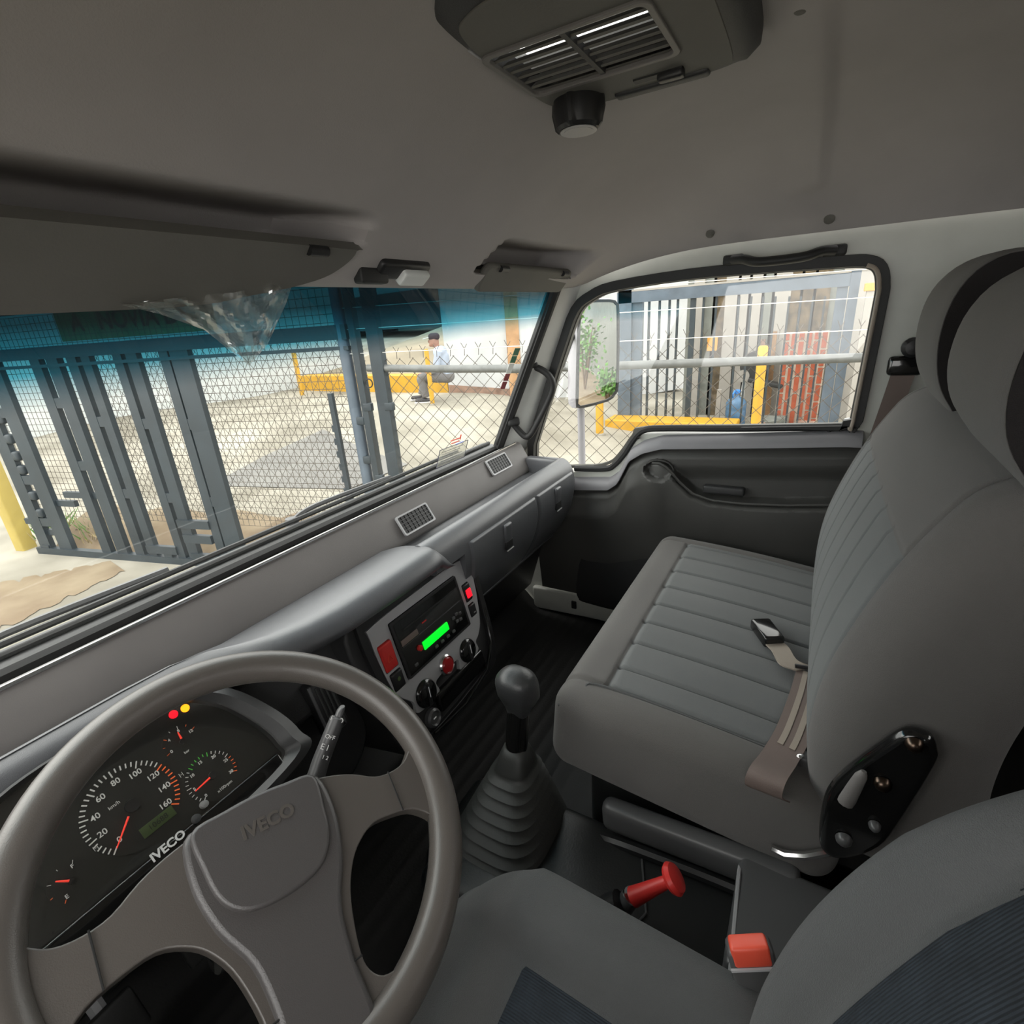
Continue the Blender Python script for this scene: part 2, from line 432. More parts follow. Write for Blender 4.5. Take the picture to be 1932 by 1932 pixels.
# left side with its window opening (unseen, lets daylight in)
lw = [(-.55, .80), (.62, .74), (.50, 1.18), (-.5, 1.20)]
ob('wall_left', plate(outer, [lw], -.93, -.90), M_['body_paint'], kind='structure', M=YZ, smooth=0, label='body side behind the driver', cat='wall')
ob('pillar_cover', loft([[(-x-.035, y, z) for x, y, z in r] for r in pil]), M_['white_paint'], bpy.data.objects['wall_left'], bev=.006)
rwin = [(-.35, 1.0), (.35, 1.0), (.35, 1.18), (-.35, 1.18)]
XZ = Matrix(((1, 0, 0, 0), (0, 0, 1, 0), (0, 1, 0, 0), (0, 0, 0, 1)))
ob('wall_rear', plate([(-.91, .02), (.89, .02), (.89, 1.32), (-.91, 1.32)], [rwin], -.75, -.72), M_['body_paint'], kind='structure', M=XZ, smooth=0,
   label='rear wall of the cab', cat='wall')
ob('rear_trim', box(1.78, .012, .90), M_['fabric_black'], bpy.data.objects['wall_rear'], M=T(-.01, -.708, .50), label='black trim on the rear wall')
# side glass
door = root('door_1', (.87, .2, FZ), 'passenger door with dark moulded panel and dropped window line', 'door', kind='structure')
ob('window_pane', prism(offs(WIN, .002), WX+.004, WX+.008), M_['glass'], door, M=YZ, smooth=0)
# lower door skin
# inner door panel: moulded surface
sill_top = wpt([(1085, 905), (1150, 905), (1168, 893), (1190, 850), (1215, 835), (1250, 826), (1400, 823), (1600, 818)], .86)
def sill(y): return interp(sorted(sill_top), y)
SC = sorted(wpt([(1185, 890), (1215, 872), (1245, 868), (1265, 878), (1285, 902), (1310, 925), (1345, 938), (1400, 944), (1480, 947), (1570, 946)], .84))
def scurve(y): return interp(SC, y)
def panel_fn(i, j):
    y = lerp(-.12, .80, i); zt = sill(y)-.026; z = lerp(FZ+.10, zt, j)
    x = .862
    x -= .022*ss(zt, zt-.035, z)                                           # rolls inwards under the sill
    s = scurve(y); fr = 1-ss(.36, .46, y)
    # armrest bulge under the curve, hollow above it
    if y < .46:
        x -= .045*fr*ss(s+.002, s-.012, z)*(1-ss(s-.02, s-.26, z)*.85)
        x += .016*fr*ss(s-.001, s+.006, z)*ss(zt-.05, zt-.10, z)
    x -= .020*ss(.30, .50, y)*ss(zt-.03, zt-.10, z)*(1-.9*ss(.5, .3, z))
    cy, cz = onx(1243, 886, .83).y, onx(1243, 886, .83).z
    e = ((y-cy)/.042)**2+((z-cz)/.028)**2
    x += .030*(1-ss(.75, 1.05, e))
    x += .02*ss(.35, .1, z)
    return (x, y, z)
ob('door_panel', grid(panel_fn, 150, 150), M_['door_plastic'], door, smooth=60)
# grey sill band with black waist seal
def band(i, j):
    y = lerp(-.115, .80, i); a = j*math.pi*.5; z = sill(y)
    return (.840+.034*(1-math.cos(a)), y, z-.030+.036*math.sin(a))
ob('door_sill', grid(band, 120, 8), M_['door_grey'], door, smooth=60, label='grey painted ledge along the window')
wl2 = [V((WX-.010, p.y, p.z)) for p in smooth_path([(0, a, b) for a, b in sorted(wpt([(1085, 884), (1142, 884), (1160, 876), (1178, 856), (1198, 826), (1217, 811), (1260, 808), (1400, 808), (1600, 805)], WX-.01))], 6)]
ob('waist_seal', tube(wl2, .010, 8), M_['rubber'], door)
# pull cup rim, inner handle, armrest details
cc = onx(1243, 886, .836)
rim = [V((.836, cc.y+.043*math.cos(a), cc.z+.029*math.sin(a))) for a in [2*math.pi*k/28 for k in range(28)]]
ob('cup_rim', tube(rim, .003, 6, closed=True), M_['door_plastic'], door)
ob('inner_handle', rbox((.010, .013, .016), .006, (1, 1, 1), 3), M_['door_grey'], door, M=T(.852, cc.y-.022, cc.z-.004) @ rot('X', 25), label='grey inner door release')
lip = [V((.808+.0*k, y, scurve(y)+.001)) for k, y in enumerate([-.11+.02*k for k in range(26)])]
ob('armrest_lip', tube(lip, .004, 6), M_['door_plastic'], door)
hp = wpt([(1325, 925), (1408, 928)], .845)
ob('pull_pocket', rbox((.012, .055, .012), .006, (1, 1, 1), 3), M_['dash_dark'], door, M=T(.842, (hp[0][0]+hp[1][0])/2, hp[0][1]+.008))
lp = onx(1565, 812, .868)
lk = root('lock_pin', tuple(lp-V((0, 0, .02))), 'black door lock pin with pale tip on the window ledge', 'lock pin')
ob('pin', tube([lp-V((0, 0, .035)), lp], .0045, 10), M_['black_plastic'], lk)
ob('pin_tip', lathe([(.004, 0), (.0065, .002), (.0065, .006), (.003, .008)], 12), M_['silver_panel'], lk, M=Matrix.Translation(lp))
ob('pin_collar', lathe([(.012, 0), (.012, .004), (.006, .006)], 12), M_['rubber'], lk, M=Matrix.Translation(lp-V((0, 0, .032))))
# map pocket low on the door
pk = [(onx(u, v, .842).y, onx(u, v, .842).z) for u, v in ((1083, 1050), (1110, 1057), (1150, 1060), (1215, 1050), (1260, 1046))]
def pkf(i, j):
    y = lerp(.66, .15, i); z = lerp(.11, interp(sorted(pk), y), j); return (.852-.03*math.sin(math.pi*min(1, i*1.05))**.5*ss(0, .3, j), y, z)
ob('map_pocket', grid(pkf, 30, 16), M_['dash_dark'], door)
# sill plate
tr = ob('trim_1', rbox((.012, .22, .045), .008, (1, 4, 2), 2), M_['body_paint'], kind='structure', M=T(.862, .62, FZ+.055) @ rot('X', -2),
        label='pale painted step plate with dark oval plug', cat='trim')
q = onx(1083, 1141, .85)
ob('oval_plug', rbox((.004, .010, .016), .0039, (1, 1, 1), 4), M_['rubber'], tr, M=T(.85, q.y, q.z))

# windscreen
def ws(i, j):
    x = lerp(-.82, .778, i); b = 1-(x/.82)**2
    y = lerp(.905, .655, j)+.03*b; z = lerp(.69, 1.20, j)-.008*b*(1-j)
    return (x, y, z)
win = ob('window_1', grid(ws, 30, 24), M_['windscreen'], kind='structure', fix=False, smooth=60, label='windscreen with blue shade band along the top', cat='window')
edge = [V(ws(i/30, 0)) for i in range(31)]+[V(ws(1, j/24)) for j in range(1, 25)]+[V(ws(1-i/30, 1)) for i in range(1, 31)]+[V(ws(0, 1-j/24)) for j in range(1, 24)]
ob('rubber_gasket', tube(edge, .013, 8, closed=True), M_['rubber'], win)
ob('pillar_gasket', tube([V(ws(1, j/24))+V((.006, -.004, 0)) for j in range(25)], .017, 8), M_['rubber'], win)
def inset(u, v): # point on the glass under a pixel
    return onp(u, v, (.5, .90, .72), (0, .90, .44))
# stickers on the glass
def gp(u, v, d=-.004):
    rr = ray(u, v); k = .3
    while k < 3:
        p = CAM+rr*k
        j = (p.z-.69)/.51; i = (p.x+.82)/1.598
        q = V(ws(i, j))
        if p.y >= q.y+d: return p
        k += .002
    return p
D('sticker_green', (.02, .14, .08), .5); D('sticker_red', (.22, .02, .03), .5); D('sticker_white', (.75, .77, .75), .5); D('ink', (.05, .05, .08), .5); D('ink_blue', (.2, .25, .6), .5)
st = root('flag_sticker', gp(965, 700), 'narrow green, white and red strip sticker on the windscreen edge', 'sticker')
L = (972, 657); Lb = (944, 734)
for k, (a, b, m) in enumerate(((0, .18, 'sticker_green'), (.19, .36, 'sticker_green'), (.37, .62, 'sticker_white'), (.63, .80, 'sticker_red'), (.82, 1, 'sticker_red'))):
    def q(t, dx): return gp(lerp(L[0], Lb[0], t)+dx, lerp(L[1], Lb[1], t))
    w_ = lerp(10, 8, a)
    vs = [q(a, 0), q(a, w_), q(b, w_), q(b, 0)]
    n = (vs[1]-vs[0]).cross(vs[2]-vs[0]).normalized()*.0006
    ob('strip', ([tuple(p) for p in vs]+[tuple(p+n) for p in vs], [(0, 1, 2, 3), (7, 6, 5, 4), (0, 4, 5, 1), (1, 5, 6, 2), (2, 6, 7, 3), (3, 7, 4, 0)]), M_[m], st, smooth=0)
st2 = root('inspection_sticker', gp(850, 845), 'clear printed paper sticker low on the windscreen', 'sticker')
fr_ = [gp(823, 884), gp(830, 850), gp(883, 830), gp(876, 862)]
MAT['clear_paper'] = glassmat('clear_paper', (.9, .9, .86), .02, haze=.25)
n_ = (fr_[1]-fr_[0]).cross(fr_[2]-fr_[0]).normalized()*.0005
ob('sheet', ([tuple(p) for p in fr_]+[tuple(p+n_) for p in fr_], [(0, 1, 2, 3), (7, 6, 5, 4)]), M_['clear_paper'], st2, smooth=0)
ob('border', tube(fr_, .0012, 4, closed=True), M_['ink'], st2)
for k in range(6):
    t = .18+.13*k; a = fr_[1].lerp(fr_[0], t); b = fr_[2].lerp(fr_[3], t)
    ob('print_line', tube([a.lerp(b, .1), a.lerp(b, .85-.1*(k % 3))], .0006, 4), M_['ink'], st2)
for k, (m, u0, v0, u1, v1) in enumerate((('red_button', 851, 832, 868, 826), ('red_button', 852, 837, 866, 832), ('ink_blue', 860, 839, 874, 833), ('red_button', 868, 829, 870, 820))):
    ob('logo_mark', tube([gp(u0, v0), gp(u1, v1)], .0018, 5), M_[m], st2)
# ------------------------------------------------------------------ dashboard
dash = root('dashboard', (0, .8, .2), 'grey moulded dashboard running across the cab under the windscreen', 'dashboard')
def sweep(prof, x0, x1, n=2, cap=True):
    rings = [[(lerp(x0, x1, k/n), y, z) for y, z in prof] for k in range(n+1)]
    return loft(rings, closed=True, caps=cap)
# strip below the glass carrying the vents (continuous)
stp = [(.87, .70), (.838, .712), (.828, .711), (.822, .703), (.788, .640), (.784, .625), (.80, .60), (.90, .60)]
ob('vent_strip', sweep(stp, -.86, .806, 1), M_['vent_panel'], dash, bev=.004, label='flat sloping panel with the air vents')
ob('glass_edge_trim', tube([(-.86, .828, .713), (.77, .828, .716)], .0032, 8), M_['chrome'], dash, label='bright trim line along the top edge')
ob('cowl', sweep([(.845, .695), (.93, .665), (.96, .60), (.84, .60)], -.86, .80, 1), M_['dash_dark'], dash)
# end cheek
# passenger side: tray + glove box body
pp = [(.795, .625), (.772, .616), (.718, .610), (.704, .614), (.694, .655), (.684, .668), (.668, .668), (.650, .655), (.640, .635), (.634, .600), (.638, .555), (.655, .50), (.685, .445), (.73, .39), (.79, .33), (.85, .30), (.85, .62)]
pp = [(p.y, p.z) for p in smooth_path([(0, a, b) for a, b in pp[:-2]], 3)]+pp[-2:]
ob('lip_bridge', sweep([p for p in pp[:-2] if p[1] > .606]+[(.645, .604), (.70, .600), (.84, .600)], .085, .186, 2), M_['dash'], dash, smooth=50)
ob('passenger_body', sweep(pp, .185, .800, 8), M_['dash'], dash, smooth=50)
ob('tray_end', rbox((.016, .060, .030), .012, (1, 2, 1), 3), M_['dash'], dash, M=T(.792, .740, .640))
# lids
def lid(x0, x1, nm):
    pts = [(.6405, .632), (.6345, .600), (.6385, .555), (.6555, .50), (.686, .445), (.708, .415)]
    sp = smooth_path([(0, a, b) for a, b in pts], 4)
    def fn(i, j):
        q = j*(len(sp)-1); a = int(min(q, len(sp)-2)); p = sp[a].lerp(sp[a+1], q-a)
        d = sp[min(a+1, len(sp)-1)]-sp[a]; n = V((0, d.z, -d.y)).normalized()
        ed = min(i*(x1-x0), (1-i)*(x1-x0), j*.24+.0, (1-j)*.24)
        k = .007*ss(0, .008, ed)-.003*(1-ss(0, .003, ed))
        p = p + V((0, -abs(n.y), n.z*.3))*k
        return (lerp(x0, x1, i), p.y, p.z)
    o = ob(nm, grid(fn, 60, 48), M_['dash'], dash, smooth=50)
    xm = lerp(x0, x1, .47); mz = .585
    ob('latch_paddle', rbox((.017, .006, .024), .006, (1, 1, 1), 3), M_['dash'], o, M=T(xm, .627, mz+.012) @ rot('X', 4))
    ob('latch_recess', rbox((.017, .004, .012), .0035, (1, 1, 1), 3), M_['black_plastic'], o, M=T(xm+.004, .6285, mz-.022))
    ob('latch_edge', tube([(xm-.012, .6245, mz-.036), (xm+.020, .6245, mz-.036)], .0018, 6), M_['silver_panel'], o)
lid(.205, .535, 'glove_box_lid'); lid(.540, .790, 'glove_box_lid')
ob('lower_lip', tube([(.19, .72, .398), (.795, .72, .398)], .006, 8), M_['dash'], dash)
ob('kick_panel', sweep([(.76, .40), (.84, .16), (.93, .07), (.96, .07), (.96, .40)], -.88, .84, 1), M_['dash_dark'], dash)
# vents
def vent(u, v, nm='air_vent'):
    n = V((0, -.85, .53)); c = onp(u, v, (0, .805, .678), n); up = V((0, .53, .85))
    M = frame(c+n*.001, (1, 0, 0), up)
    hw, hh = .052, .021
    o = ob(nm, plate(rrect(-hw-.004, hw+.004, -hh-.004, hh+.004, .005), [rrect(-hw, hw, -hh, hh, .004)], 0, .005), M_['silver_panel'], dash, M=M, smooth=30)
    ob('vent_well', box(hw*2, hh*2, .002), M_['black_plastic'], o, M=M @ T(0, 0, .0005))
    for k in range(4):
        ob('slat', box(hw*2, .0012, .003), M_['cover_plastic'], o, M=M @ T(0, -hh+hh*2*(k+1)/5, .003), smooth=0)
    for k in range(7):
        ob('fin', box(.002, hh*2, .002), M_['black_plastic'], o, M=M @ T(-hw+hw*2*(k+1)/8, 0, .0018), smooth=0)
vent(783, 980); vent(940, 876)
# hood over the instruments and centre stack
HX = [(-.88, .730, 0), (-.60, .730, 0), (-.44, .728, 0), (-.38, .722, 0), (-.335, .702, 0), (-.30, .668, 0), (-.265, .642, 0), (-.22, .626, 0), (-.16, .618, 0), (-.05, .616, 0), (.06, .618, 0), (.085, .620, 0), (.092, .622, .002), (.115, .628, .020), (.15, .636, .050)]
hr = []
for x, lf, dn in HX:
    k = (.79-lf)/.17
    h2 = [(.794, .632), (.784, .638), (lerp(.784, lf+.03, .4), .655+.003*k), (lf+.052*k+.008, .667), (lf+.030, .668), (lf+.012, .659), (lf+.002, .647), (lf, .637), (lf+.006, .628), (lf+.022, .626), (lf+.04, .632), (.84, .60), (.85, .62)]
    h2 = [(p.y, p.z) for p in smooth_path([(0, a, b) for a, b in h2[:-2]], 4)]+h2[-2:]
    hr.append([(x, y, max(min(z, .60), z-dn) if z > .60 else z) for y, z in h2])
ob('hood', loft(hr), M_['dash'], dash, smooth=55, label='smooth grey hood over instruments and radio')
# centre stack
CP = V((.05, .65, .577)); tcp = R(14); CN = V((0, -math.cos(tcp), math.sin(tcp))); CU = V((0, math.sin(tcp), math.cos(tcp)))
CM = frame(CP, (1, 0, 0), CU)
body_o = sp2([(-.19, .035), (.0, .045), (.15, .04), (.187, .02), (.187, -.12), (.165, -.235), (.09, -.275), (-.10, -.285), (-.165, -.255), (-.19, -.12)], 5)
ob('centre_stack', prism(body_o, -.16, -.006), M_['dash_dark'], dash, M=CM, bev=.01)
ob('stack_surround', plate(sp2([(-.180, .012), (-.155, .03), (.0, .036), (.14, .036), (.178, .012), (.178, -.06), (.160, -.225), (.10, -.262), (-.08, -.272), (-.135, -.25), (-.170, -.13)], 6),
   [sp2([(-.164, -.004), (-.148, .014), (.0, .020), (.13, .020), (.162, -.002), (.162, -.06), (.145, -.215), (.09, -.246), (-.07, -.256), (-.122, -.238), (-.155, -.12)], 6)], -.008, .004), M_['black_plastic'], dash, M=CM, bev=.004)
sil = sp2([(-.160, -.006), (-.144, .012), (0, .0175), (.126, .018), (.158, -.004), (.158, -.06), (.138, -.135), (.118, -.162), (.102, -.172), (.098, -.195), (.03, -.198), (.028, -.172), (-.045, -.172), (-.05, -.198), (-.115, -.198), (-.118, -.172), (-.152, -.12)], 5)
def ri(x0, x1, y0, y1): return rrect(x0, x1, y0, y1, .003, 3)
hol = [ri(-.112, .100, -.126, -.003), ri(-.153, -.119, -.085, -.028), ri(-.149, -.119, -.128, -.090), ri(.113, .138, -.080, -.036), ri(.113, .136, -.118, -.086)]
sp_ = ob('centre_panel', plate(sil, hol, -.006, .003), M_['silver_panel'], dash, M=CM, bev=.0015, smooth=30, label='silver radio surround')
ob('panel_back', box(.30, .15, .004), M_['black_plastic'], sp_, M=CM @ T(0, -.065, -.012))
def sw(name, x0, x1, y0, y1, m, lab=None):
    return ob(name, rbox(((x1-x0)/2, (y1-y0)/2, .008), .004, (1, 1, 1), 3), M_[m], sp_, M=CM @ T((x0+x1)/2, (y0+y1)/2, -.001) @ rot('X', 4), label=lab)
s1 = sw('hazard_switch', -.152, -.120, -.084, -.029, 'red_plastic', 'red hazard switch')
ob('triangle_mark', tube([(-.143, -.066, 0), (-.129, -.066, 0), (-.136, -.052, 0)], .0008, 4, closed=True), M_['red_button'], s1, M=CM @ T(0, 0, .0075))
s2 = sw('rocker_switch', -.148, -.120, -.127, -.091, 'black_plastic')
ob('lamp_symbol', lathe([(.004, 0), (.004, .0006), (.001, .0006)], 12), M_['lcd_olive'], s2, M=CM @ T(-.134, -.106, .0075))
s3 = sw('rocker_switch', .114, .137, -.079, -.037, 'black_plastic')
ob('lit_symbol', rbox((.008, .010, .0015), .001, (1, 1, 1), 2), M_['led_red'], s3, M=CM @ T(.125, -.060, .008), label='glowing red symbol')
s4 = sw('rocker_switch', .114, .135, -.117, -.087, 'black_plastic')
ob('symbol', box(.006, .002, .001), M_['silver_panel'], s4, M=CM @ T(.125, -.108, .0075))
def knob(x, y, r, h):
    k = ob('rotary_knob', lathe([(r*1.06, 0), (r*1.06, .004), (r, .006), (r*.92, h), (r*.8, h+.002), (0.001, h+.002)], 32), M_['black_gloss'], sp_, M=CM @ T(x, y, .002))
    ob('grip', rbox((.0045, r*.86, .004), .003, (1, 1, 1), 3), M_['black_plastic'], k, M=CM @ T(x, y, h+.003) @ rot('Z', -8))
    ob('pointer', box(.0012, r*.8, .0006), M_['print_white'], k, M=CM @ T(x, y+.004, h+.0072) @ rot('Z', -8))
knob(-.083, -.176, .027, .008); knob(.066, -.172, .025, .008)
rb = ob('round_button', lathe([(.022, 0), (.022, .006), (.019, .009), (.017, .006)], 28), M_['chrome'], sp_, M=CM @ T(-.008, -.160, .001))
ob('button_cap', lathe([(.017, 0), (.017, .006), (.014, .009), (.001, .010)], 24), M_['red_dark'], rb, M=CM @ T(-.008, -.160, .003), label='dark red push button')
lt = ob('lighter_socket', lathe([(.019, 0), (.019, .010), (.015, .014), (.012, .010), (.001, .010)], 24), M_['cover_plastic'], sp_, M=CM @ T(-.086, -.232, -.004))
ob('lighter_mark', box(.008, .002, .001), M_['print_white'], lt, M=CM @ T(-.086, -.232, .007))
ob('ash_drawer', rbox((.085, .022, .012), .005, (1, 1, 1), 3), M_['black_gloss'], sp_, M=CM @ T(.025, -.218, -.006))
ob('bin_lip', tube([tuple(CM @ V(p)) for p in [(-.10, -.258, .006), (.0, -.262, .012), (.10, -.246, .008), (.152, -.20, .004), (.166, -.12, .002)]], .0035, 8), M_['black_gloss'], sp_)
# radio
rd = root('car_radio', tuple(CM @ V((-.006, -.126, 0))), 'black double-height car radio with glowing green display', 'radio')
ob('radio_body', rbox((.104, .0595, .020), .004, (1, 1, 1), 3), M_['black_gloss'], rd, M=CM @ T(-.006, -.0645, -.012))
ob('radio_frame', plate(rrect(-.111, .099, -.125, -.004, .003, 3), [rrect(-.104, .092, -.119, -.010, .003, 3)], .003, .008), M_['black_plastic'], rd, M=CM, bev=.001)
ob('display', rbox((.041, .0088, .0015), .001, (1, 1, 1), 2), M_['lcd_green'], rd, M=CM @ T(-.012, -.087, .0095), label='lit green display')
ob('disc_slot', box(.17, .003, .001), M_['rubber'], rd, M=CM @ T(-.006, -.030, .009))
ob('face_split', box(.19, .0012, .001), M_['cover_plastic'], rd, M=CM @ T(-.006, -.060, .0088))
ob('tape_door', rbox((.024, .006, .001), .0008, (1, 1, 1), 2), M_['webbing'], rd, M=CM @ T(-.078, -.052, .009), label='small brown printed label')
ob('badge', box(.014, .0022, .001), M_['red_plastic'], rd, M=CM @ T(-.030, -.044, .0092))
for k, (x, y) in enumerate(((.052, -.083), (.064, -.080), (.075, -.084), (.060, -.095), (.072, -.097), (-.085, -.108), (-.02, -.108), (.0, -.108), (.02, -.108), (.04, -.108))):
    ob('radio_button', rbox((.0045, .003, .002), .0015, (1, 1, 1), 2), M_['cover_plastic'], rd, M=CM @ T(x, y, .009))
ob('radio_knob', lathe([(.006, 0), (.006, .005), (.004, .006), (.0005, .006)], 16), M_['red_plastic'], rd, M=CM @ T(-.064, -.084, .008), label='small red round button')

# ------------------------------------------------------------------ instruments
t39 = R(39); IO = V((-.5, .66, .58)); IN_ = V((0, -math.cos(t39), math.sin(t39))); IU = V((0, math.sin(t39), math.cos(t39)))
IM = frame(IO, (1, 0, 0), IU)
ic = root('instrument_cluster', tuple(IO-IU*.1), 'black instrument cluster with white figures and red needles behind the steering wheel', 'instruments')
cl_out = sp2([(-.200, -.05), (-.168, .050), (-.09, .089), (0, .096), (.09, .089), (.150, .056), (.185, -.005), (.199, -.060), (.186, -.095), (0, -.112), (-.18, -.105)], 6)
cl_in = sp2([(-.178, -.05), (-.155, .045), (-.085, .083), (0, .09), (.08, .083), (.128, .047), (.155, -.005), (.166, -.055), (.150, -.080), (0, -.088), (-.158, -.085)], 6)
ob('bezel', loft([[(x, y, -.012) for x, y in cl_in], [(x, y, .012) for x, y in cl_in], [(lerp(x, a, .5), lerp(y, b, .5), .022) for (x, y), (a, b) in zip(cl_in, cl_out)], [(x, y, .016) for x, y in cl_out], [(x, y, -.03) for x, y in cl_out]], caps=False), M_['bezel'], ic, M=IM)
ob('face', prism(cl_in, -.012, -.002), M_['gauge_face'], ic, M=IM)
ob('lower_ledge', rbox((.16, .014, .008), .005, (1, 1, 1), 3), M_['black_gloss'], ic, M=IM @ T(0, -.079, .006))
ob('cover_shield', prism(offs(cl_in, .003), .013, .0135), glassmat('shield', (.96, .96, .95), .035), ic, M=IM, smooth=0)
def pol(cx, cy, r, deg): return (cx+r*math.cos(R(deg)), cy+r*math.sin(R(deg)))
def gauge(cx, cy, r, a0, a1, n, major, cols, labels, lr, ls, need, nl, nm, unit=None):
    g = ob(nm, lathe([(r*1.03, 0), (r*1.03, .0006), (.001, .0006)], 40), M_['gauge_face'], ic, M=IM @ T(cx, cy, -.002))
    for k in range(n+1):
        a = lerp(a0, a1, k/n); L = r*.17 if k % major == 0 else r*.11
        c = cols(k/n); p = pol(cx, cy, r-L/2, a)
        ob('tick', box(L, r*.028, .0006), M_[c], g, M=IM @ T(p[0], p[1], -.0008) @ rot('Z', a), smooth=0)
    for k, s in enumerate(labels):
        if s == '': continue
        a = lerp(a0, a1, k/(len(labels)-1)); p = pol(cx, cy, lr, a)
        text('figure', s, ls, M_['print_white'], g, IM @ T(p[0], p[1], -.0006), bold=.0001)
    a = need; p0 = pol(cx, cy, nl[0], a); p1 = pol(cx, cy, nl[1], a)
    ob('needle', tube([IM @ V((p0[0], p0[1], .003)), IM @ V((p1[0], p1[1], .003))], [.0013, .0007], 6), M_['needle'], g)
    ob('needle_hub', lathe([(r*.16, 0), (r*.15, .004), (.001, .0045)], 20), M_['black_plastic'], g, M=IM @ T(cx, cy, -.001))
    if unit: text('unit', unit[0], unit[3], M_['print_white'], g, IM @ T(unit[1], unit[2], -.0006))
    return g
W_ = 'print_white'; O_ = 'print_orange'
gauge(-.499, 0, 1, 0, 1, 1, 1, lambda t: W_, [], 1, 1, 0, (0, 1), 'x') if False else None
gauge(.001, -.003, .050, 222, -42, 40, 5, lambda t: O_ if t > .74 else W_, ['0', '20', '40', '60', '80', '100', '120', '140', '160'], .035, .0095, 222, (.012, .044), 'speed_dial', ('km/h', -.012, .010, .006))
gauge(.083, -.034, .031, 222, -30, 25, 5, lambda t: 'print_green' if .38 < t < .62 else (O_ if t > .82 else W_), ['0', '5', '10', '15', '20', '25', '30'], .0235, .0055, 186, (.004, .025), 'rev_dial', ('x100rpm', .088, -.056, .0055))
gauge(.078, .026, .022, 190, 20, 6, 2, lambda t: W_ if .4 < t < .7 else O_, ['0', '4', '8', '12'], .0155, .0055, 85, (.004, .014), 'air_dial', ('bar', .076, .012, .005))
gauge(-.075, -.030, .020, 230, 60, 4, 2, lambda t: O_ if t < .3 else W_, ['E', '', 'F'], .014, .006, 135, (.002, .014), 'fuel_dial')
gauge(-.122, -.022, .026, 230, 40, 4, 2, lambda t: O_ if t < .2 or t > .8 else W_, ['40', '', '12'], .019, .0055, 236, (.006, .020), 'temperature_dial')
ob('odometer', rbox((.019, .0065, .0008), .0006, (1, 1, 1), 2), M_['lcd_olive'], ic, M=IM @ T(.012, -.038, -.0012))
text('odometer_digits', '10688', .009, M_['gauge_face'], ic, IM @ T(.012, -.038, -.0001))
text('maker_lettering', 'IVECO', .0135, M_['print_white'], ic, IM @ T(.004, -.0675, .0145), bold=.0004, label='white maker lettering')
ob('warning_lamp', lathe([(.0055, 0), (.005, .001), (.001, .0014)], 16), M_['led_red'], ic, M=IM @ T(.088, .0635, -.0018), label='lit red warning lamp')
ob('warning_lamp', lathe([(.0055, 0), (.005, .001), (.001, .0014)], 16), M_['led_amber'], ic, M=IM @ T(.103, .062, -.0018), label='lit amber warning lamp')
ob('trip_button', lathe([(.005, 0), (.0045, .008), (.001, .009)], 14), M_['silver_panel'], ic, M=IM @ T(.058, -.057, -.002))
ob('trip_button', lathe([(.0055, 0), (.005, .006), (.001, .007)], 14), M_['cover_plastic'], ic, M=IM @ T(.040, -.064, .012))
for x, y in ((-.045, -.017), (.057, -.008)):
    text('lamp_symbol', '|-|', .006, M_['print_white'], ic, IM @ T(x, y, -.0012))
# side demister vent and ignition housing right of the cluster
sv = ob('side_vent', rbox((.022, .050, .016), .008, (1, 1, 1), 3), M_['black_plastic'], dash, M=frame(ony(612, 1330, .66), (1, 0, 0), (0, .3, .95)))
for k in range(4):
    ob('slat', box(.003, .085, .004), M_['dash_dark'], sv, M=frame(ony(612, 1330, .66)+V((-.012+.008*k, -.016, .004)), (1, 0, 0), (0, .3, .95)), smooth=0)
ob('vent_rim', tube([frame(ony(612, 1330, .66), (1, 0, 0), (0, .3, .95)) @ V(p) for p in ((-.020, .048, .014), (-.022, -.045, .014))], .003, 8), M_['cover_plastic'], sv)
ob('under_fascia', sweep([(.66, .50), (.76, .44), (.80, .30), (.85, .30), (.85, .60), (.71, .60), (.70, .57)], -.86, -.12, 1), M_['dash_dark'], dash, bev=.01)
ob('column_panel', prism(sp2([(-.33, .36), (-.30, .50), (-.22, .54), (-.15, .50), (-.13, .36), (-.22, .30)], 5), .0, .06), M_['dash_dark'], dash, M=frame((0, .68, 0), (1, 0, 0), (0, .15, .99)), bev=.01)
# ------------------------------------------------------------------ steering wheel
WT = .954; WC = V((-.461, .447, .601)); WE = V((0, math.sin(WT), math.cos(WT)))
WM0 = frame(WC, (1, 0, 0), WE); WM = WM0 @ rot('Z', -19)
sw_ = root('steering_wheel', tuple(WC), 'large brownish grey three-spoke steering wheel', 'steering wheel')
ob('rim', tube([(.2035*math.cos(2*math.pi*k/96), .2035*math.sin(2*math.pi*k/96), 0) for k in range(96)], .0200, 18, closed=True), M_['wheel_grey'], sw_, M=WM, smooth=80)
half = [(.0, .046), (.030, .043), (.056, .037), (.085, .029), (.108, .019), (.130, .005), (.150, .001), (.170, .004), (.186, .016), (.198, .03), (.204, -.02), (.196, -.075), (.182, -.085), (.172, -.066), (.155, -.050), (.130, -.043), (.106, -.041), (.086, -.050), (.071, -.064), (.058, -.087), (.050, -.115), (.046, -.14), (.048, -.156), (.058, -.168), (.078, -.172), (.095, -.178), (.060, -.197), (.0, -.204)]
full = half + [(-x, y) for x, y in reversed(half[1:-1])]
def sculpt(outl, z0, z1, dome):
    """filled outline with an inner ring and a domed top"""
    n = len(outl); i1 = offs(outl, -.007); i2 = offs(outl, -.016)
    rings = [[(x, y, z0) for x, y in outl], [(x, y, lerp(z0, z1, .5)) for x, y in outl], [(x, y, z1-.003) for x, y in offs(outl, -.003)], [(x, y, z1) for x, y in i1], [(x, y, z1+dome) for x, y in i2]]
    return loft(rings)
ob('spokes', prism(sp2(full, 3), -.016, .004), M_['wheel_grey'], sw_, M=WM, bev=.0075, smooth=60, label='three joined spokes and hub cover')
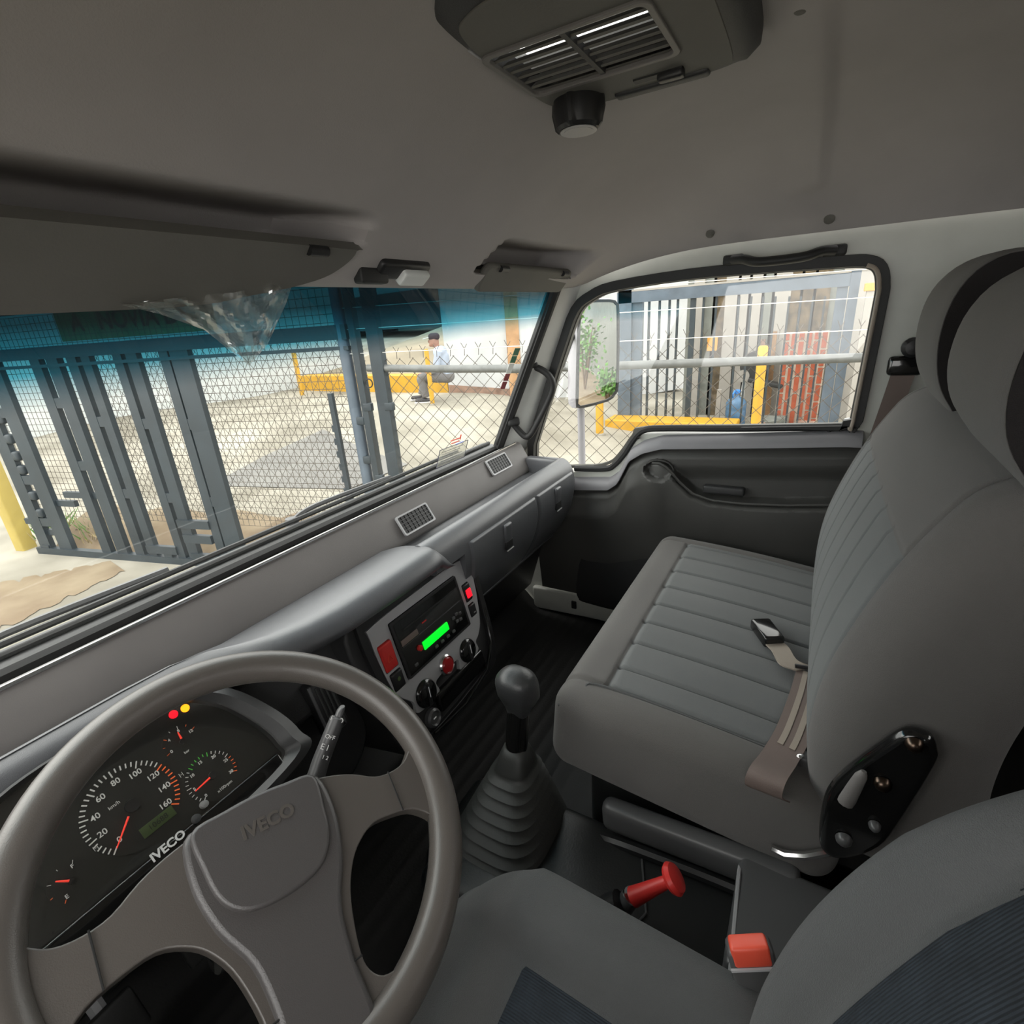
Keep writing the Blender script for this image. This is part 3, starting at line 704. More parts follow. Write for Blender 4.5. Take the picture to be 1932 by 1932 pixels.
ob('hub_raised', prism(sp2([(-.068, .034), (-.04, .0405), (0, .044), (.04, .0405), (.068, .034), (.072, -.01), (.062, -.055), (.044, -.095), (.038, -.14), (.036, -.192), (0, -.196), (-.036, -.192), (-.038, -.14), (-.044, -.095), (-.062, -.055), (-.072, -.01)], 4), .0, .012), M_['pad_grey'], sw_, M=WM, bev=.0115, smooth=70)
padm = prism(sp2([(-.062, .0365), (-.03, .0425), (0, .0445), (.03, .0425), (.062, .0365), (.061, .0), (.054, -.034), (.035, -.054), (0, -.060), (-.035, -.054), (-.054, -.034), (-.061, 0)], 4), .006, .0165)
pad = ob('horn_pad', padm, M_['pad_grey'], sw_, M=WM, bev=.004, smooth=60)
text('pad_lettering', 'IVECO', .0185, M_['wheel_grey'], pad, WM @ T(.004, .012, .0165), ext=.0008, bold=.0006)
for sx in (-1, 1):
    ob('spoke_joint', tube([(sx*.146, .002, .0065), (sx*.143, -.046, .0065)], .0009, 6), M_['rubber'], sw_, M=WM)
ob('spoke_joint', tube([(-.044, -.142, .010), (.044, -.142, .010)], .0009, 6), M_['rubber'], sw_, M=WM)
# column
cn = WM0.to_3x3() @ V((0, 0, 1))
cs = root('steering_column', (-.461, .70, .10), 'dark steering column shroud below the wheel', 'steering column')
ob('shroud', rbox((.055, .05, .085), .03, (2, 2, 3), 4), M_['dash_dark'], cs, M=frame(WC-cn*.125, (1, 0, 0), WE))
ob('shaft', tube([WC-cn*.02, WC-cn*.40, V((-.44, .74, .16))], .02, 12), M_['cover_plastic'], cs)
ob('ignition_lock', lathe([(.016, 0), (.016, .03), (.013, .034), (.001, .034)], 18), M_['chrome'], cs, M=frame(WC-cn*.11+V((-.05, -.02, -.02)), (0, 1, 0), (0, 0, 1), (-.6, -.6, .2)))
ob('column_clamp', rbox((.05, .02, .02), .006, (1, 1, 1), 2), M_['silver_panel'], cs, M=frame(WC-cn*.26, (1, 0, 0), WE))
for k, (x, y, z) in enumerate(((-.60, .70, .26), (-.47, .715, .25), (-.36, .72, .20))):
    pd = root('foot_pedal', (x, y+.03, FZ), ('clutch', 'brake', 'accelerator')[k]+' pedal with rubber pad under the steering wheel, '+('leftmost', 'middle one', 'rightmost')[k]+' of the three', 'pedal', 'foot pedals')
    ob('pedal_pad', rbox((.035, .030 if k < 2 else .06, .008), .006, (1, 1, 1), 2), M_['mat_rubber'], pd, M=frame((x, y, z), (1, 0, 0), (0, .5, .86)))
    ob('pedal_arm', tube([(x, y+.015, z), (x, y+.06, z+.08), (x, y+.07, z+.22)], .010, 8), M_['silver_panel'], pd)
# wiper stalk
sb = ony(588, 1480, .545); stp_ = ony(638, 1352, .545)
sk = root('wiper_stalk', tuple(sb), 'black wiper stalk with white printed symbols right of the wheel', 'stalk')
dv = stp_-sb; pth = smooth_path([sb-dv*.35+V((-.012, .03, -.02)), sb, sb+dv*.35, sb+dv*.8, stp_], 5)
ob('lever', tube(pth, [lerp(.0135, .0105, k/(len(pth)-1))*(1 if k < len(pth)-1 else .7) for k in range(len(pth))], 16), M_['cover_plastic'], sk)
ob('tip_button', lathe([(.006, 0), (.006, .010), (.004, .014), (.0005, .014)], 14), M_['cover_plastic'], sk, M=frame(stp_, (1, 0, 0), (0, 1, 0), dv))
SM = frame(sb+dv*.62-ray(620, 1400).normalized()*.0125, ray(620, 1400).cross(dv), dv, -ray(620, 1400))
for s, x, y, z in (('II  O', 0, .030, .010), ('---', 0, .018, .010), ('OFF', 0, .006, .008), ('E I', -.002, -.008, .011), ('1 2', .004, -.020, .007)):
    text('symbol', s, z, M_['print_white'], sk, SM @ T(x, y, 0) @ rot('Z', 0))

# ------------------------------------------------------------------ engine cover
ec = root('engine_cover', (-.09, .1, FZ), 'black plastic engine cover between the seats', 'cover')
def rb2(h, r, n=2, k=3): return rbox(h, r, (n, n, n), k)
ob('cover_body', rb2((.125, .36, .085), .03, 2, 4), M_['engine_cover'], ec, M=T(-.115, .14, .135))
ob('front_hump', rb2((.11, .12, .075), .04, 2, 4), M_['engine_cover'], ec, M=T(-.08, .42, .115))
ob('rear_box', rb2((.085, .10, .045), .012, 2, 4), M_['cover_plastic'], ec, M=T(-.095, -.085, .255))
ob('tray_lip', tube([(-.19, .004, .296), (-.05, .012, .30), (-.03, .012, .29)], .003, 6), M_['silver_panel'], ec)
ob('side_rail', tube(smooth_path([(.02, .36, .14), (-.02, .26, .20), (-.03, .18, .225), (-.025, .02, .23), (-.03, -.10, .23)], 6), .010, 8), M_['black_plastic'], ec)
ob('panel_groove', tube([(-.205, .30, .222), (-.20, .16, .223), (-.12, .13, .223), (-.04, .16, .222)], .002, 6), M_['cover_plastic'], ec)
# gear lever
gl = root('gear_lever', (-.085, .395, .19), 'gear lever with ribbed black rubber boot and leather-look knob', 'gear lever')
def sqr(hw, hh, c, n=40, e=3.2):
    o = []
    for k in range(n):
        a = 2*math.pi*k/n; ca, sa = math.cos(a), math.sin(a)
        o.append(V(c)+V((hw*abs(ca)**(2/e)*(1 if ca > 0 else -1), hh*abs(sa)**(2/e)*(1 if sa > 0 else -1), 0)))
    return o
rings = []; NR = 10
b0 = V((-.088, .398, .185)); b1 = V((-.050, .392, .345))
for k in range(NR*4+1):
    t = k/(NR*4); w_ = lerp(.112, .034, t**1.05)+.0062*math.cos(t*NR*2*math.pi)*(1 if t < .93 else .3)
    rings.append(sqr(w_, w_*.9, b0.lerp(b1, t)))
rings.append(sqr(.026, .026, b1+V((.003, 0, .02)))); rings.append(sqr(.020, .020, b1+V((.004, 0, .034))))
ob('boot', loft(rings), M_['boot_rubber'], gl, smooth=70)
ob('boot_flange', prism([(p.x, p.y) for p in sqr(.118, .108, (0, 0, 0))], 0, .012), M_['boot_rubber'], gl, M=T(b0.x, b0.y, b0.z-.008), bev=.004)
ax = (V((-.028, .385, .505))-b1).normalized()
ob('shaft', tube([b1+ax*.01, b1+ax*.12], .0205, 20), M_['black_gloss'], gl)
kc = V((-.030, .385, .497))
def kn(p, c):
    p = V(p); t = (p.z+.05)/.1
    s = 1-.42*(1-ss(.15, .55, t)); p = V((p.x*s*1.0, p.y*s*1.05, p.z))
    p.x -= .012*ss(.35, .9, t); return p
kb = ob('knob', rbox((.033, .036, .054), .030, (3, 3, 4), 6, kn), M_['knob_leather'], gl, M=Matrix.Translation(kc-ax*.012) @ V((0, 0, 1)).rotation_difference(ax).to_matrix().to_4x4(), smooth=80)
KM = Matrix.Translation(kc-ax*.012) @ V((0, 0, 1)).rotation_difference(ax).to_matrix().to_4x4()
ob('knob_cap', rbox((.012, .018, .004), .0038, (1, 1, 1), 4), M_['black_gloss'], kb, M=KM @ T(.002, -.012, .0415) @ rot('X', 22) @ rot('Y', 20))
ob('shift_pattern', box(.012, .012, .001), M_['print_white'], kb, M=KM @ T(.0025, -.007, .0462) @ rot('X', 22) @ rot('Y', 20), label='pale shift pattern plate')

def lp2(o, s): 
    cx = sum(p[0] for p in o)/len(o); cy = sum(p[1] for p in o)/len(o)
    return [(cx+(x-cx)*s, cy+(y-cy)*s) for x, y in o]
# ------------------------------------------------------------------ passenger bench
bs = root('bench_seat', (.37, .13, FZ), 'grey fabric two-seat passenger bench with tall backrests', 'seat')
CZ = .452
seamx = [.695, .62, .535, .45, .365, .285, .205, .12]
# bench cushion in local coords, slopes back
cx0, cx1 = -.005, .770
chx = (cx1-cx0)/2; chy = .235; chz = .085
def cush(p, c):
    p = V(p); x = p.x+(cx0+cx1)/2
    top = ss(.02, .075, p.z)
    if top > 0:
        yl = p.y+chy                                            # 0 at the rear
        d = 0
        fr = chy*2-.085                                         # seam parallel to the front edge
        ins = ss(fr+.004, fr-.004, yl)
        for s in seamx: d += .0065*math.exp(-((x-s)/.0030)**2)*ins
        d += .006*math.exp(-((yl-fr)/.005)**2)*(1 if .055 < x < .715 else 0)
        d += .006*math.exp(-((x-.060)/.005)**2)*ss(.02, .06, yl)
        d += .006*math.exp(-((x-.718)/.005)**2)
        puff = 0
        for a, b in zip(seamx[1:], seamx): 
            if a < x < b: puff = .0035*math.sin(math.pi*(x-a)/(b-a))*ins
        p.z += (puff-d)*top
        p.z += .008*math.sin(math.pi*max(0, min(1, (yl)/(2*chy))))*top
    p.z -= .022*ss(.12, .22, p.y)*0
    return p
CMx = T((cx0+cx1)/2, .115, .375) @ rot('X', 5.5)
cu_ = ob('cushion', rbox((chx, chy, chz), .040, (230, 90, 4), 7, cush), M_['fabric_light'], bs, M=CMx, smooth=80, label='quilted seat cushion')
cu_.data.materials.append(M_['fabric']); _ci = CMx.inverted()
for _p in cu_.data.polygons:
    q = _ci @ _p.center; xx = q.x+(cx0+cx1)/2
    if q.z < .06 or q.y+chy > chy*2-.085 or xx < .060 or xx > .718: _p.material_index = 1
# pale edge band on front + side (welt)
ob('welt', tube(smooth_path([CMx @ V(p) for p in ((-chx+.062, -chy+.03, chz+.002), (-chx+.060, chy-.09, chz+.0045), (-chx+.035, chy-.05, chz-.004), (-chx+.010, chy-.015, chz-.03))], 6), .0025, 6), M_['fabric_drv'], bs)
ob('seat_base', rb2((.34, .20, .10), .03, 2, 3), M_['engine_cover'], bs, M=T(.40, .10, .185))
sbx = ob('base_trim', rbox((.018, .155, .030), .016, (2, 4, 2), 4), M_['cover_plastic'], bs, M=T(-.010, .085, .268) @ rot('X', -3))
# backrest (two-person) following its own front curve
BF = smooth_path([(0, -.080, .345), (0, -.066, .42), (0, -.053, .52), (0, -.060, .62), (0, -.086, .72), (0, -.120, .81), (0, -.160, .885), (0, -.195, .935)], 6)
def bfront(z): return interp([(p.z, p.y) for p in BF], z)
bh = (.376, .065, .285)
vseam = [-.25, -.16, -.07, .02, .11, .20, .28]
def back(p, c):
    p = V(p); k = (p.z+bh[2])/(2*bh[2]); z = lerp(.355, .925, k); x = p.x*(1-.025*k)
    f = ss(.0, .055, p.y); d = 0
    if f > 0:
        q = ss(.80, .76, k)
        for s in vseam: d += .0055*math.exp(-((p.x-s-.03*k)/.0030)**2)*q
        d += .006*math.exp(-((abs(p.x)-.322)/.0035)**2)
        d += .005*math.exp(-((k-.785)/.006)**2)*(1 if abs(p.x) < .325 else 0)
    return V((.366+x, bfront(z)-(.065-p.y)*1.5-d*f+.008*f*(1-(abs(p.x)/.376)**4), z))
bk_ = ob('backrest', rbox(bh, .045, (200, 4, 90), 6, back), M_['fabric_light'], bs, smooth=80, label='quilted backrest')
bk_.data.materials.append(M_['fabric'])
for _p in bk_.data.polygons:
    q = _p.center; k = (q.z-.355)/.57
    if k > .785 or abs((q.x-.366)/(1-.025*k)) > .322 or q.y < bfront(q.z)-.03: _p.material_index = 1
HO = [(-.215, .845), (-.205, .875), (-.193, .905), (-.170, .943), (-.157, .985), (-.153, 1.035), (-.160, 1.085), (-.180, 1.122), (-.215, 1.143), (-.262, 1.138), (-.305, 1.10), (-.325, 1.03), (-.33, .93), (-.325, .845)]
def hump(x0, x1, dz=0):
    o2 = sp2([(y, z+dz*ss(.9, 1.05, z)) for y, z in HO], 3)
    rg = [[(x, y, z) for y, z in lp2(o2, k)] for x, k in ((x0, .965), (x0+.008, .99), (x0+.04, 1.0), (x1-.13, 1.0), (x1-.08, .985), (x1-.045, .955), (x1-.02, .91), (x1-.005, .86), (x1, .80))]
    o = ob('headrest', loft(rg), M_['fabric'], bs, smooth=60)
    ob('side_panel', prism(lp2(o2, .955), x0-.004, x0+.003), M_['fabric_black'], o, M=YZ, label='black fabric side')
    ob('side_panel', prism(lp2(o2, .78), x1-.003, x1+.003), M_['fabric_black'], o, M=YZ, label='black fabric side')
hump(.405, .705); hump(.0, .345, -.022)
# hinge bracket on the left side of the bench backrest
HB = V((-.022, -.11, .50))
bp_ = [(lambda p: (p.y, p.z))(onx(u, v, -.024)) for u, v in ((1545, 1575), (1556, 1500), (1590, 1455), (1670, 1395), (1710, 1375), (1755, 1385), (1768, 1410), (1762, 1440), (1700, 1540), (1660, 1590), (1600, 1612), (1560, 1605))]
hb = ob('recliner_bracket', prism(sp2(bp_, 4), -.034, -.014), M_['black_gloss'], bs, M=YZ, bev=.008, label='glossy black recliner bracket')
def onb(u, v): return onx(u, v, -.035)
for u, v, r, m in ((1725, 1404, .0095, 'brass'), (1665, 1478, .010, 'brass'), (1650, 1556, .007, 'cover_plastic'), (1592, 1582, .010, 'cover_plastic')):
    p = onb(u, v)
    ob('bolt', lathe([(r, 0), (r*.9, .005), (r*.55, .009), (.001, .010)], 16), M_[m], hb, M=frame(p, (0, 1, 0), (0, 0, 1), (-1, 0, 0)))
lv = [onx(u, v, -.050) for u, v in ((1595, 1515), (1615, 1480), (1630, 1455))]
ob('recliner_lever', tube(smooth_path(lv, 4), [.009, .0095, .009, .0085, .008, .0075, .007, .005, .003], 10, flat=.8), M_['vent_panel'], hb, label='pale recliner lever')
ob('rear_foot', rb2((.05, .10, .03), .015, 1, 3), M_['brass'], bs, M=T(.02, -.11, .235))
ob('cushion_pan', tube([onx(u, v, -.02) for u, v in ((1455, 1600), (1480, 1612), (1520, 1615), (1560, 1608), (1572, 1600))], .006, 8), M_['chrome'], bs)

# lap belt lying on the bench
def ribbon(path, widths, th, up):
    P = smooth_path(path, 6); vs = []; n = len(P); W2 = [V(w_) for w_ in widths]
    rings = []
    for i, p in enumerate(P):
        q = i/(n-1)*(len(W2)-1); a = int(min(q, len(W2)-2)); wv = W2[a].lerp(W2[a+1], q-a)
        t = (P[min(i+1, n-1)]-P[max(i-1, 0)]).normalized(); nn = t.cross(wv).normalized()*th/2
        rings.append([p-wv-nn, p+wv-nn, p+wv+nn, p-wv+nn])
    return loft(rings)
lb = root('lap_belt', (.2, -.02, .45), 'brown lap belt with black buckle lying across the bench', 'seat belt')
zt = .455
p1 = [onz(1530, 1272, zt+.012), onz(1518, 1320, zt+.016), onz(1495, 1385, zt+.012), onz(1470, 1430, zt+.010), onz(1448, 1462, zt+.020), onz(1440, 1490, zt-.002), onz(1455, 1500, zt-.02)]
wv = V((.012, .022, 0))
ob('strap', ribbon(p1, [V((.006, .023, 0)), V((.005, .023, 0)), V((.004, .023, 0)), V((.004, .024, -.003)), V((.006, .024, -.005))], .0022, None), M_['webbing'], lb, label='long brown webbing strap')
for q_ in (-.35, .35):
    pp1 = [p+V((.006*q_, .023*q_, .0018)) for p in smooth_path(p1, 6)][:16]
    ob('stripe', ribbon(pp1, [V((.001, .004, 0))]*2, .0006, None), M_['webbing_light'], lb)
p2 = [onz(1520, 1262, zt+.015), onz(1488, 1250, zt+.018), onz(1472, 1225, zt+.016), onz(1458, 1212, zt+.014)]
ob('short_strap', ribbon(p2, [V((-.012, .014, 0)), V((-.010, .014, 0))], .003, None), M_['webbing_light'], lb, label='short pale stitched strap')
bc = onz(1447, 1193, zt+.018)
bdir = (onz(1430, 1168, zt+.018)-onz(1466, 1216, zt+.018)).normalized()
ob('buckle', rbox((.020, .036, .012), .006, (1, 1, 1), 3), M_['black_gloss'], lb, M=frame(bc, bdir.cross(V((0, 0, 1))), bdir))
ob('slider', tube([onz(1537, 1262, zt+.02), onz(1500, 1256, zt+.02)], .004, 8), M_['black_plastic'], lb)
# anchor bolt beside the strap
ab = root('belt_anchor', tuple(onz(1512, 1432, .43)), 'dull metal belt anchor between cushion and backrest', 'belt anchor')
ob('anchor_plate', rb2((.012, .012, .02), .005, 1, 2), M_['cover_plastic'], ab, M=Matrix.Translation(onz(1512, 1440, .445)))
ob('anchor_bolt', lathe([(.007, 0), (.007, .008), (.003, .012), (.0005, .012)], 10), M_['chrome'], ab, M=frame(onz(1512, 1430, .458), (1, 0, 0), (0, 1, 0), (-.5, .5, .7)))

# shoulder belt guide on the B pillar
bg_ = root('belt_guide', (.87, -.20, .86), 'black shoulder belt guide on the door pillar beside the headrest', 'belt guide')
c1 = onx(1722, 655, .845); c2 = onx(1708, 690, .845); c3 = onx(1690, 745, .85)
ob('guide_cap', lathe([(.022, 0), (.022, .010), (.015, .018), (.001, .020)], 18), M_['black_plastic'], bg_, M=frame(c1, (0, 1, 0), (0, 0, 1), (-1, 0, 0)))
ob('guide_loop', rb2((.012, .034, .022), .010, 1, 3), M_['black_gloss'], bg_, M=Matrix.Translation(c2))
ob('belt_webbing', ribbon([c2-V((0, .0, .01)), c3, c3+V((0, .03, -.25)), c3+V((0, .03, -.5))], [V((0, .022, .008)), V((0, .022, 0))], .002, None), M_['webbing'], bg_)

# ------------------------------------------------------------------ driver seat
ds = root('driver_seat', (-.485, .12, FZ), 'dark grey driver seat with blue-black ribbed centre panel', 'seat')
DX = -.478; dh = (.247, .248, .085)
def dcf(p, c):
    p = V(p); top = ss(.0, .06, p.z)
    bol = ss(.12, .165, abs(p.x))
    p.z += top*(.020*bol*ss(-.25, -.1, p.y)-.006)
    p.z -= top*.05*ss(.10, .25, p.y)**2
    if p.y > .15: p.x *= 1-.12*ss(.12, .24, p.y)
    d = .007*math.exp(-((abs(p.x)-.135+.03*ss(.0, .2, p.y)*0)/.005)**2)
    p.z -= d*top
    return p
DCM = T(DX, .095, .335) @ rot('X', 4)
ob('cushion', rbox(dh, .065, (40, 30, 4), 7, dcf), M_['fabric_drv'], ds, M=DCM, smooth=80)
def dins(i, j):
    x = lerp(-.132, .132, i); y = lerp(-.22, .125, j)
    z = .085-.0055-.05*ss(.10, .25, y)**2
    e = min(1, min(i, 1-i, j, 1-j)*14)
    return (x, y, z+.0045*math.sin(e*math.pi/2)-.003)
ob('seat_insert', grid(dins, 40, 40), M_['fabric_knit'], ds, M=DCM, smooth=80, label='blue-black ribbed centre panel')
ob('seat_base', rb2((.19, .18, .10), .02, 1, 3), M_['engine_cover'], ds, M=T(DX, .06, .155))
DBM = T(DX+.005, -.092, .36) @ rot('X', 17)
db = (.218, .065, .31)
def dbf(p, c):
    p = V(p); k = (p.z+db[2])/(2*db[2]); f = ss(.0, .05, p.y); bol = ss(.12, .19, abs(p.x))
    p.y += f*(.035*bol*math.sin(math.pi*min(1, .15+k*.95))+.02*math.sin(math.pi*k))
    p.y -= f*.007*math.exp(-((abs(p.x)-.140)/.006)**2)
    if k > .6: p.x *= 1-.28*ss(.55, 1.05, k)
    if k < .2: p.x *= 1-.10*ss(.2, 0, k)
    return p
ob('backrest', rbox(db, .06, (44, 4, 36), 7, dbf), M_['fabric_drv'], ds, M=DBM @ T(0, 0, db[2]-.02), smooth=80)
def dbi(i, j):
    x = lerp(-.136, .136, i); k = lerp(.12, .92, j); z = lerp(-db[2], db[2], k)
    if k > .6: x *= 1-.28*ss(.55, 1.05, k)
    e = min(1, min(i, 1-i, j, 1-j)*14)
    return (x, .065+.02*math.sin(math.pi*k)+.005*math.sin(e*math.pi/2)-.002, z)
ob('back_insert', grid(dbi, 30, 40), M_['fabric_knit'], ds, M=DBM @ T(0, 0, db[2]-.02), smooth=80)
# driver belt buckle
kb_ = onz(1412, 1795, .43)
bk = root('belt_buckle', (kb_.x-.01, kb_.y-.05, .24), 'belt buckle with bright red button beside the driver seat', 'buckle')
bt = onz(1412, 1783, .445); bb = onz(1446, 1915, .375); bd = (bt-bb).normalized()
side = ray(1412, 1800).cross(bd).normalized(); BKM = frame(bt-bd*.055, side, bd)
ob('buckle_body', rbox((.024, .058, .013), .006, (1, 1, 1), 3), M_['cover_plastic'], bk, M=BKM)
ob('release_button', rbox((.020, .011, .011), .004, (1, 1, 1), 3), M_['red_button'], bk, M=BKM @ T(0, .052, .003), label='bright red release button')
ob('buckle_rim', tube([BKM @ V(p) for p in ((-.024, .040, .0135), (.024, .040, .0135))], .002, 6), M_['silver_panel'], bk)
ob('buckle_stem', tube([bb+bd*.04, bb, bb+V((.03, 0, -.12))], .010, 8, flat=.5), M_['black_plastic'], bk)
# red pull knob + small silver post
rk = root('red_pull_knob', (-.13, .10, .23), 'red mushroom-shaped pull knob on the engine cover', 'knob')
k1 = onz(1266, 1660, .335); k0 = onz(1195, 1692, .29); kd = (k1-k0).normalized()
ob('knob_head', lathe([(.003, -.002), (.019, -.001), (.022, .004), (.019, .010), (.009, .013), (.0005, .0135)], 24), M_['red_plastic'], rk, M=frame(k1, kd.cross(V((0, 0, 1))), (0, 0, 1), kd))
ob('knob_stem', tube([k0, k0.lerp(k1, .3), k1], [.014, .012, .008], 14), M_['red_plastic'], rk)
ob('knob_foot', tube([k0-kd*.09, k0-kd*.025], .018, 12), M_['black_plastic'], rk)
sp0 = onz(1190, 1692, .275)
pp_ = root('small_post', (sp0.x, sp0.y, .21), 'small dark cylinder with shiny ends beside the red knob', 'post')
ob('post_body', tube([sp0+V((-.012, .015, -.035)), sp0], .014, 14), M_['cover_plastic'], pp_)
ob('post_cap', lathe([(.0135, 0), (.0125, .004), (.0005, .005)], 14), M_['chrome'], pp_, M=frame(sp0, (1, 0, 0), (0, 1, 0), (.6, -.75, 1.75)))

# ------------------------------------------------------------------ roof hatch, lamp, handles
RHZ = 1.366
rh = root('roof_hatch', (.02, .245, RHZ), 'roof vent hatch with louvred grille and black turning knob', 'roof vent')
fo = sp2([(-.165, .115), (-.17, .25), (-.155, .34), (-.10, .378), (.10, .388), (.165, .375), (.192, .33), (.195, .20), (.185, .13), (.15, .108), (-.12, .105)], 6)
gh = rrect(-.048, .082, .180, .360, .012)
ob('hatch_skirt', loft([[(x, y, RHZ+.05) for x, y in lp2(fo, 1.04)], [(x, y, RHZ+.020) for x, y in lp2(fo, 1.03)], [(x, y, RHZ+.006) for x, y in lp2(fo, .95)], [(x, y, RHZ+.001) for x, y in lp2(fo, .82)]], caps=False), M_['dash_dark'], rh, smooth=70)
ob('hatch_plate', plate(lp2(fo, .84), [gh], RHZ, RHZ+.005), M_['visor_vinyl'], rh, smooth=30, bev=.002)
g_ = ob('grille', plate(rrect(-.052, .086, .176, .364, .014), [rrect(-.045, .079, .183, .357, .010)], RHZ-.003, RHZ+.002), M_['vent_panel'], rh, bev=.001)
for k in range(7):
    x = -.045+.124*(k+.5)/7
    ob('slat', box(.017, .174, .0025), M_['visor_vinyl'], g_, M=T(x, .27, RHZ+.006) @ rot('Y', -32), smooth=0)
ob('mullion', box(.124, .006, .008), M_['dash_dark'], g_, M=T(.017, .268, RHZ+.003))
kx, ky = .137, .325
kn_ = ob('turning_knob', loft([[((r*(1+(.10 if k % 12 in (0, 1) else 0)))*math.cos(2*math.pi*k/48)+kx, (r*(1+(.10 if k % 12 in (0, 1) else 0)))*math.sin(2*math.pi*k/48)+ky, z) for k in range(48)] for r, z in ((.033, RHZ), (.034, RHZ-.012), (.030, RHZ-.030), (.026, RHZ-.034))]), M_['black_plastic'], rh, smooth=30)
ob('knob_plate', lathe([(.020, 0), (.020, .002), (.001, .002)], 24), M_['silver_panel'], kn_, M=T(kx, ky, RHZ-.036))
ob('knob_plate_ring', lathe([(.025, 0), (.025, .001), (.023, .0015)], 24), M_['silver_panel'], kn_, M=T(kx, ky, RHZ-.0355))
ob('slider_slot', box(.012, .060, .003), M_['rubber'], rh, M=T(.128, .215, RHZ-.0005))
ob('slider', rb2((.008, .016, .006), .004, 1, 2), M_['black_plastic'], rh, M=T(.130, .200, RHZ-.003))
ob('finger_ridge', rb2((.010, .06, .006), .005, 1, 3), M_['dash_dark'], rh, M=T(.160, .22, RHZ+.002))
# interior lamp at the header
il = root('interior_lamp', (.065, .605, 1.19), 'dark header lamp box with pale lens above the windscreen', 'lamp')
c = ony(765, 505, .60)
ob('lamp_housing', rb2((.060, .018, .016), .008, 2, 3), M_['black_plastic'], il, M=frame(c+V((.0, .012, .004)), (1, 0, 0), (0, .8, -.6)))
ob('lamp_lens', rb2((.032, .014, .010), .006, 1, 3), M_['sticker_white'], il, M=frame(c+V((.022, .006, -.012)), (1, 0, 0), (0, .8, -.6)))
ob('lamp_bracket', rb2((.030, .010, .012), .005, 1, 3), M_['rubber'], il, M=Matrix.Translation(ony(700, 520, .615)))
# roof grab handle over the door
h0 = onx(1383, 490, .845); h1 = onx(1575, 472, .845)
gh_ = root('grab_handle', tuple(h0.lerp(h1, .5)), 'black roof grab handle above the passenger window', 'handle', 'grab handles')
mid = [h0, h0.lerp(h1, .12)+V((-.012, 0, -.002)), h0.lerp(h1, .30)+V((-.030, 0, -.012)), h0.lerp(h1, .70)+V((-.030, 0, -.010)), h0.lerp(h1, .88)+V((-.012, 0, .0)), h1]
ob('grip', tube(smooth_path(mid, 6), .0155, 12, flat=.7), M_['rubber'], gh_)
for p in (h0, h1):
    ob('end_mount', rb2((.010, .024, .012), .006, 1, 2), M_['rubber'], gh_, M=Matrix.Translation(p+V((.008, 0, 0))))
# pillar grab handle
def pp3(u, v, d=0): return onp(u, v, (.815, .80, .9), (-.75, -.62, -.15))+V((-.03, -.03, 0))*d
a = [pp3(998, 688, .1), pp3(1018, 697, .5), pp3(1031, 710, .8), pp3(1035, 730, .9), pp3(1024, 760, .9), pp3(1009, 790, .9), pp3(997, 814, .8), pp3(988, 821, .6), pp3(977, 811, .3), pp3(966, 796, .1)]
ph = root('grab_handle', tuple(a[4]), 'black grab handle on the white windscreen pillar', 'handle', 'grab handles')
ob('grip', tube(smooth_path(a, 6), .0105, 12), M_['rubber'], ph)
for u, v in ((1000, 688), (967, 796)):
    ob('end_mount', rb2((.020, .014, .022), .008, 1, 2), M_['rubber'], ph, M=frame(pp3(u, v, .1), (.64, -.77, 0), (.2, .2, .95)))
# clear film hanging from the visor
random.seed(3)
fv = [(205, 572), (300, 560), (400, 555), (480, 540), (560, 522), (545, 560), (520, 600), (500, 640), (480, 690), (440, 665), (405, 635), (370, 615), (330, 605), (260, 590)]
fv3 = []
for u, v in fv: fv3.append(ony(u, v, .640+.010*random.random()))
top = [(225, 572), (300, 566), (370, 558), (440, 552), (500, 540), (555, 525)]
bot = [(232, 576), (300, 592), (385, 622), (470, 690), (505, 650), (540, 572)]
def film(i, j):
    q = i*5; k = int(min(4, q)); t = q-k
    a = (lerp(top[k][0], top[k+1][0], t), lerp(top[k][1], top[k+1][1], t)); b = (lerp(bot[k][0], bot[k+1][0], t), lerp(bot[k][1], bot[k+1][1], t))
    y = .625+.012*math.sin(i*19+j*5)+.008*math.sin(i*37-j*11)+.006*random.random()
    p = ony(lerp(a[0], b[0], j), lerp(a[1], b[1], j), y); return p
ob('plastic_film', grid(film, 40, 18), MAT['film'], label='crumpled clear plastic film hanging from the long visor', cat='plastic film', smooth=25, fix=False)
# ------------------------------------------------------------------ outside materials
def concrete(name, c, c2, sc_=1.2, rough=.85):
    m = mat(name, c, rough, c2=c2, var=.001, vscale=sc_, bump=.3, bscale=60)
    return m
MAT['concrete'] = concrete('concrete', (.185, .168, .13), (.37, .345, .285), .9)
MAT['dirt'] = concrete('dirt', (.17, .12, .07), (.26, .205, .13), 2.5)
D('gate_paint', (.020, .030, .037), .45, var=.15, vscale=6)
D('gate_paint_light', (.085, .11, .14), .5, var=.15, vscale=6)
D('galvanised', (.155, .16, .155), .5, metal=.3, var=.15, vscale=20)
D('wire', (.085, .07, .055), .6, var=.2, vscale=20)
D('wire_bright', (.75, .73, .68), .4, metal=.2)
D('yellow_paint', (.50, .27, .015), .6, var=.08, vscale=6)
D('yellow_pale', (.42, .32, .08), .6, var=.1, vscale=6)
D('white_wall', (.50, .51, .51), .8, var=.06, vscale=2)
D('wall_base', (.24, .15, .11), .9, var=.35, vscale=6)
D('grey_sheet', (.17, .18, .16), .6, var=.12, vscale=8)
D('pale_sheet', (.33, .31, .28), .7, var=.06, vscale=4)
D('rust_sheet', (.11, .08, .045), .85, var=.5, vscale=9)
D('brick', (.36, .08, .035), .8, var=.15, vscale=20)
D('mortar', (.62, .56, .46), .9, var=.1)
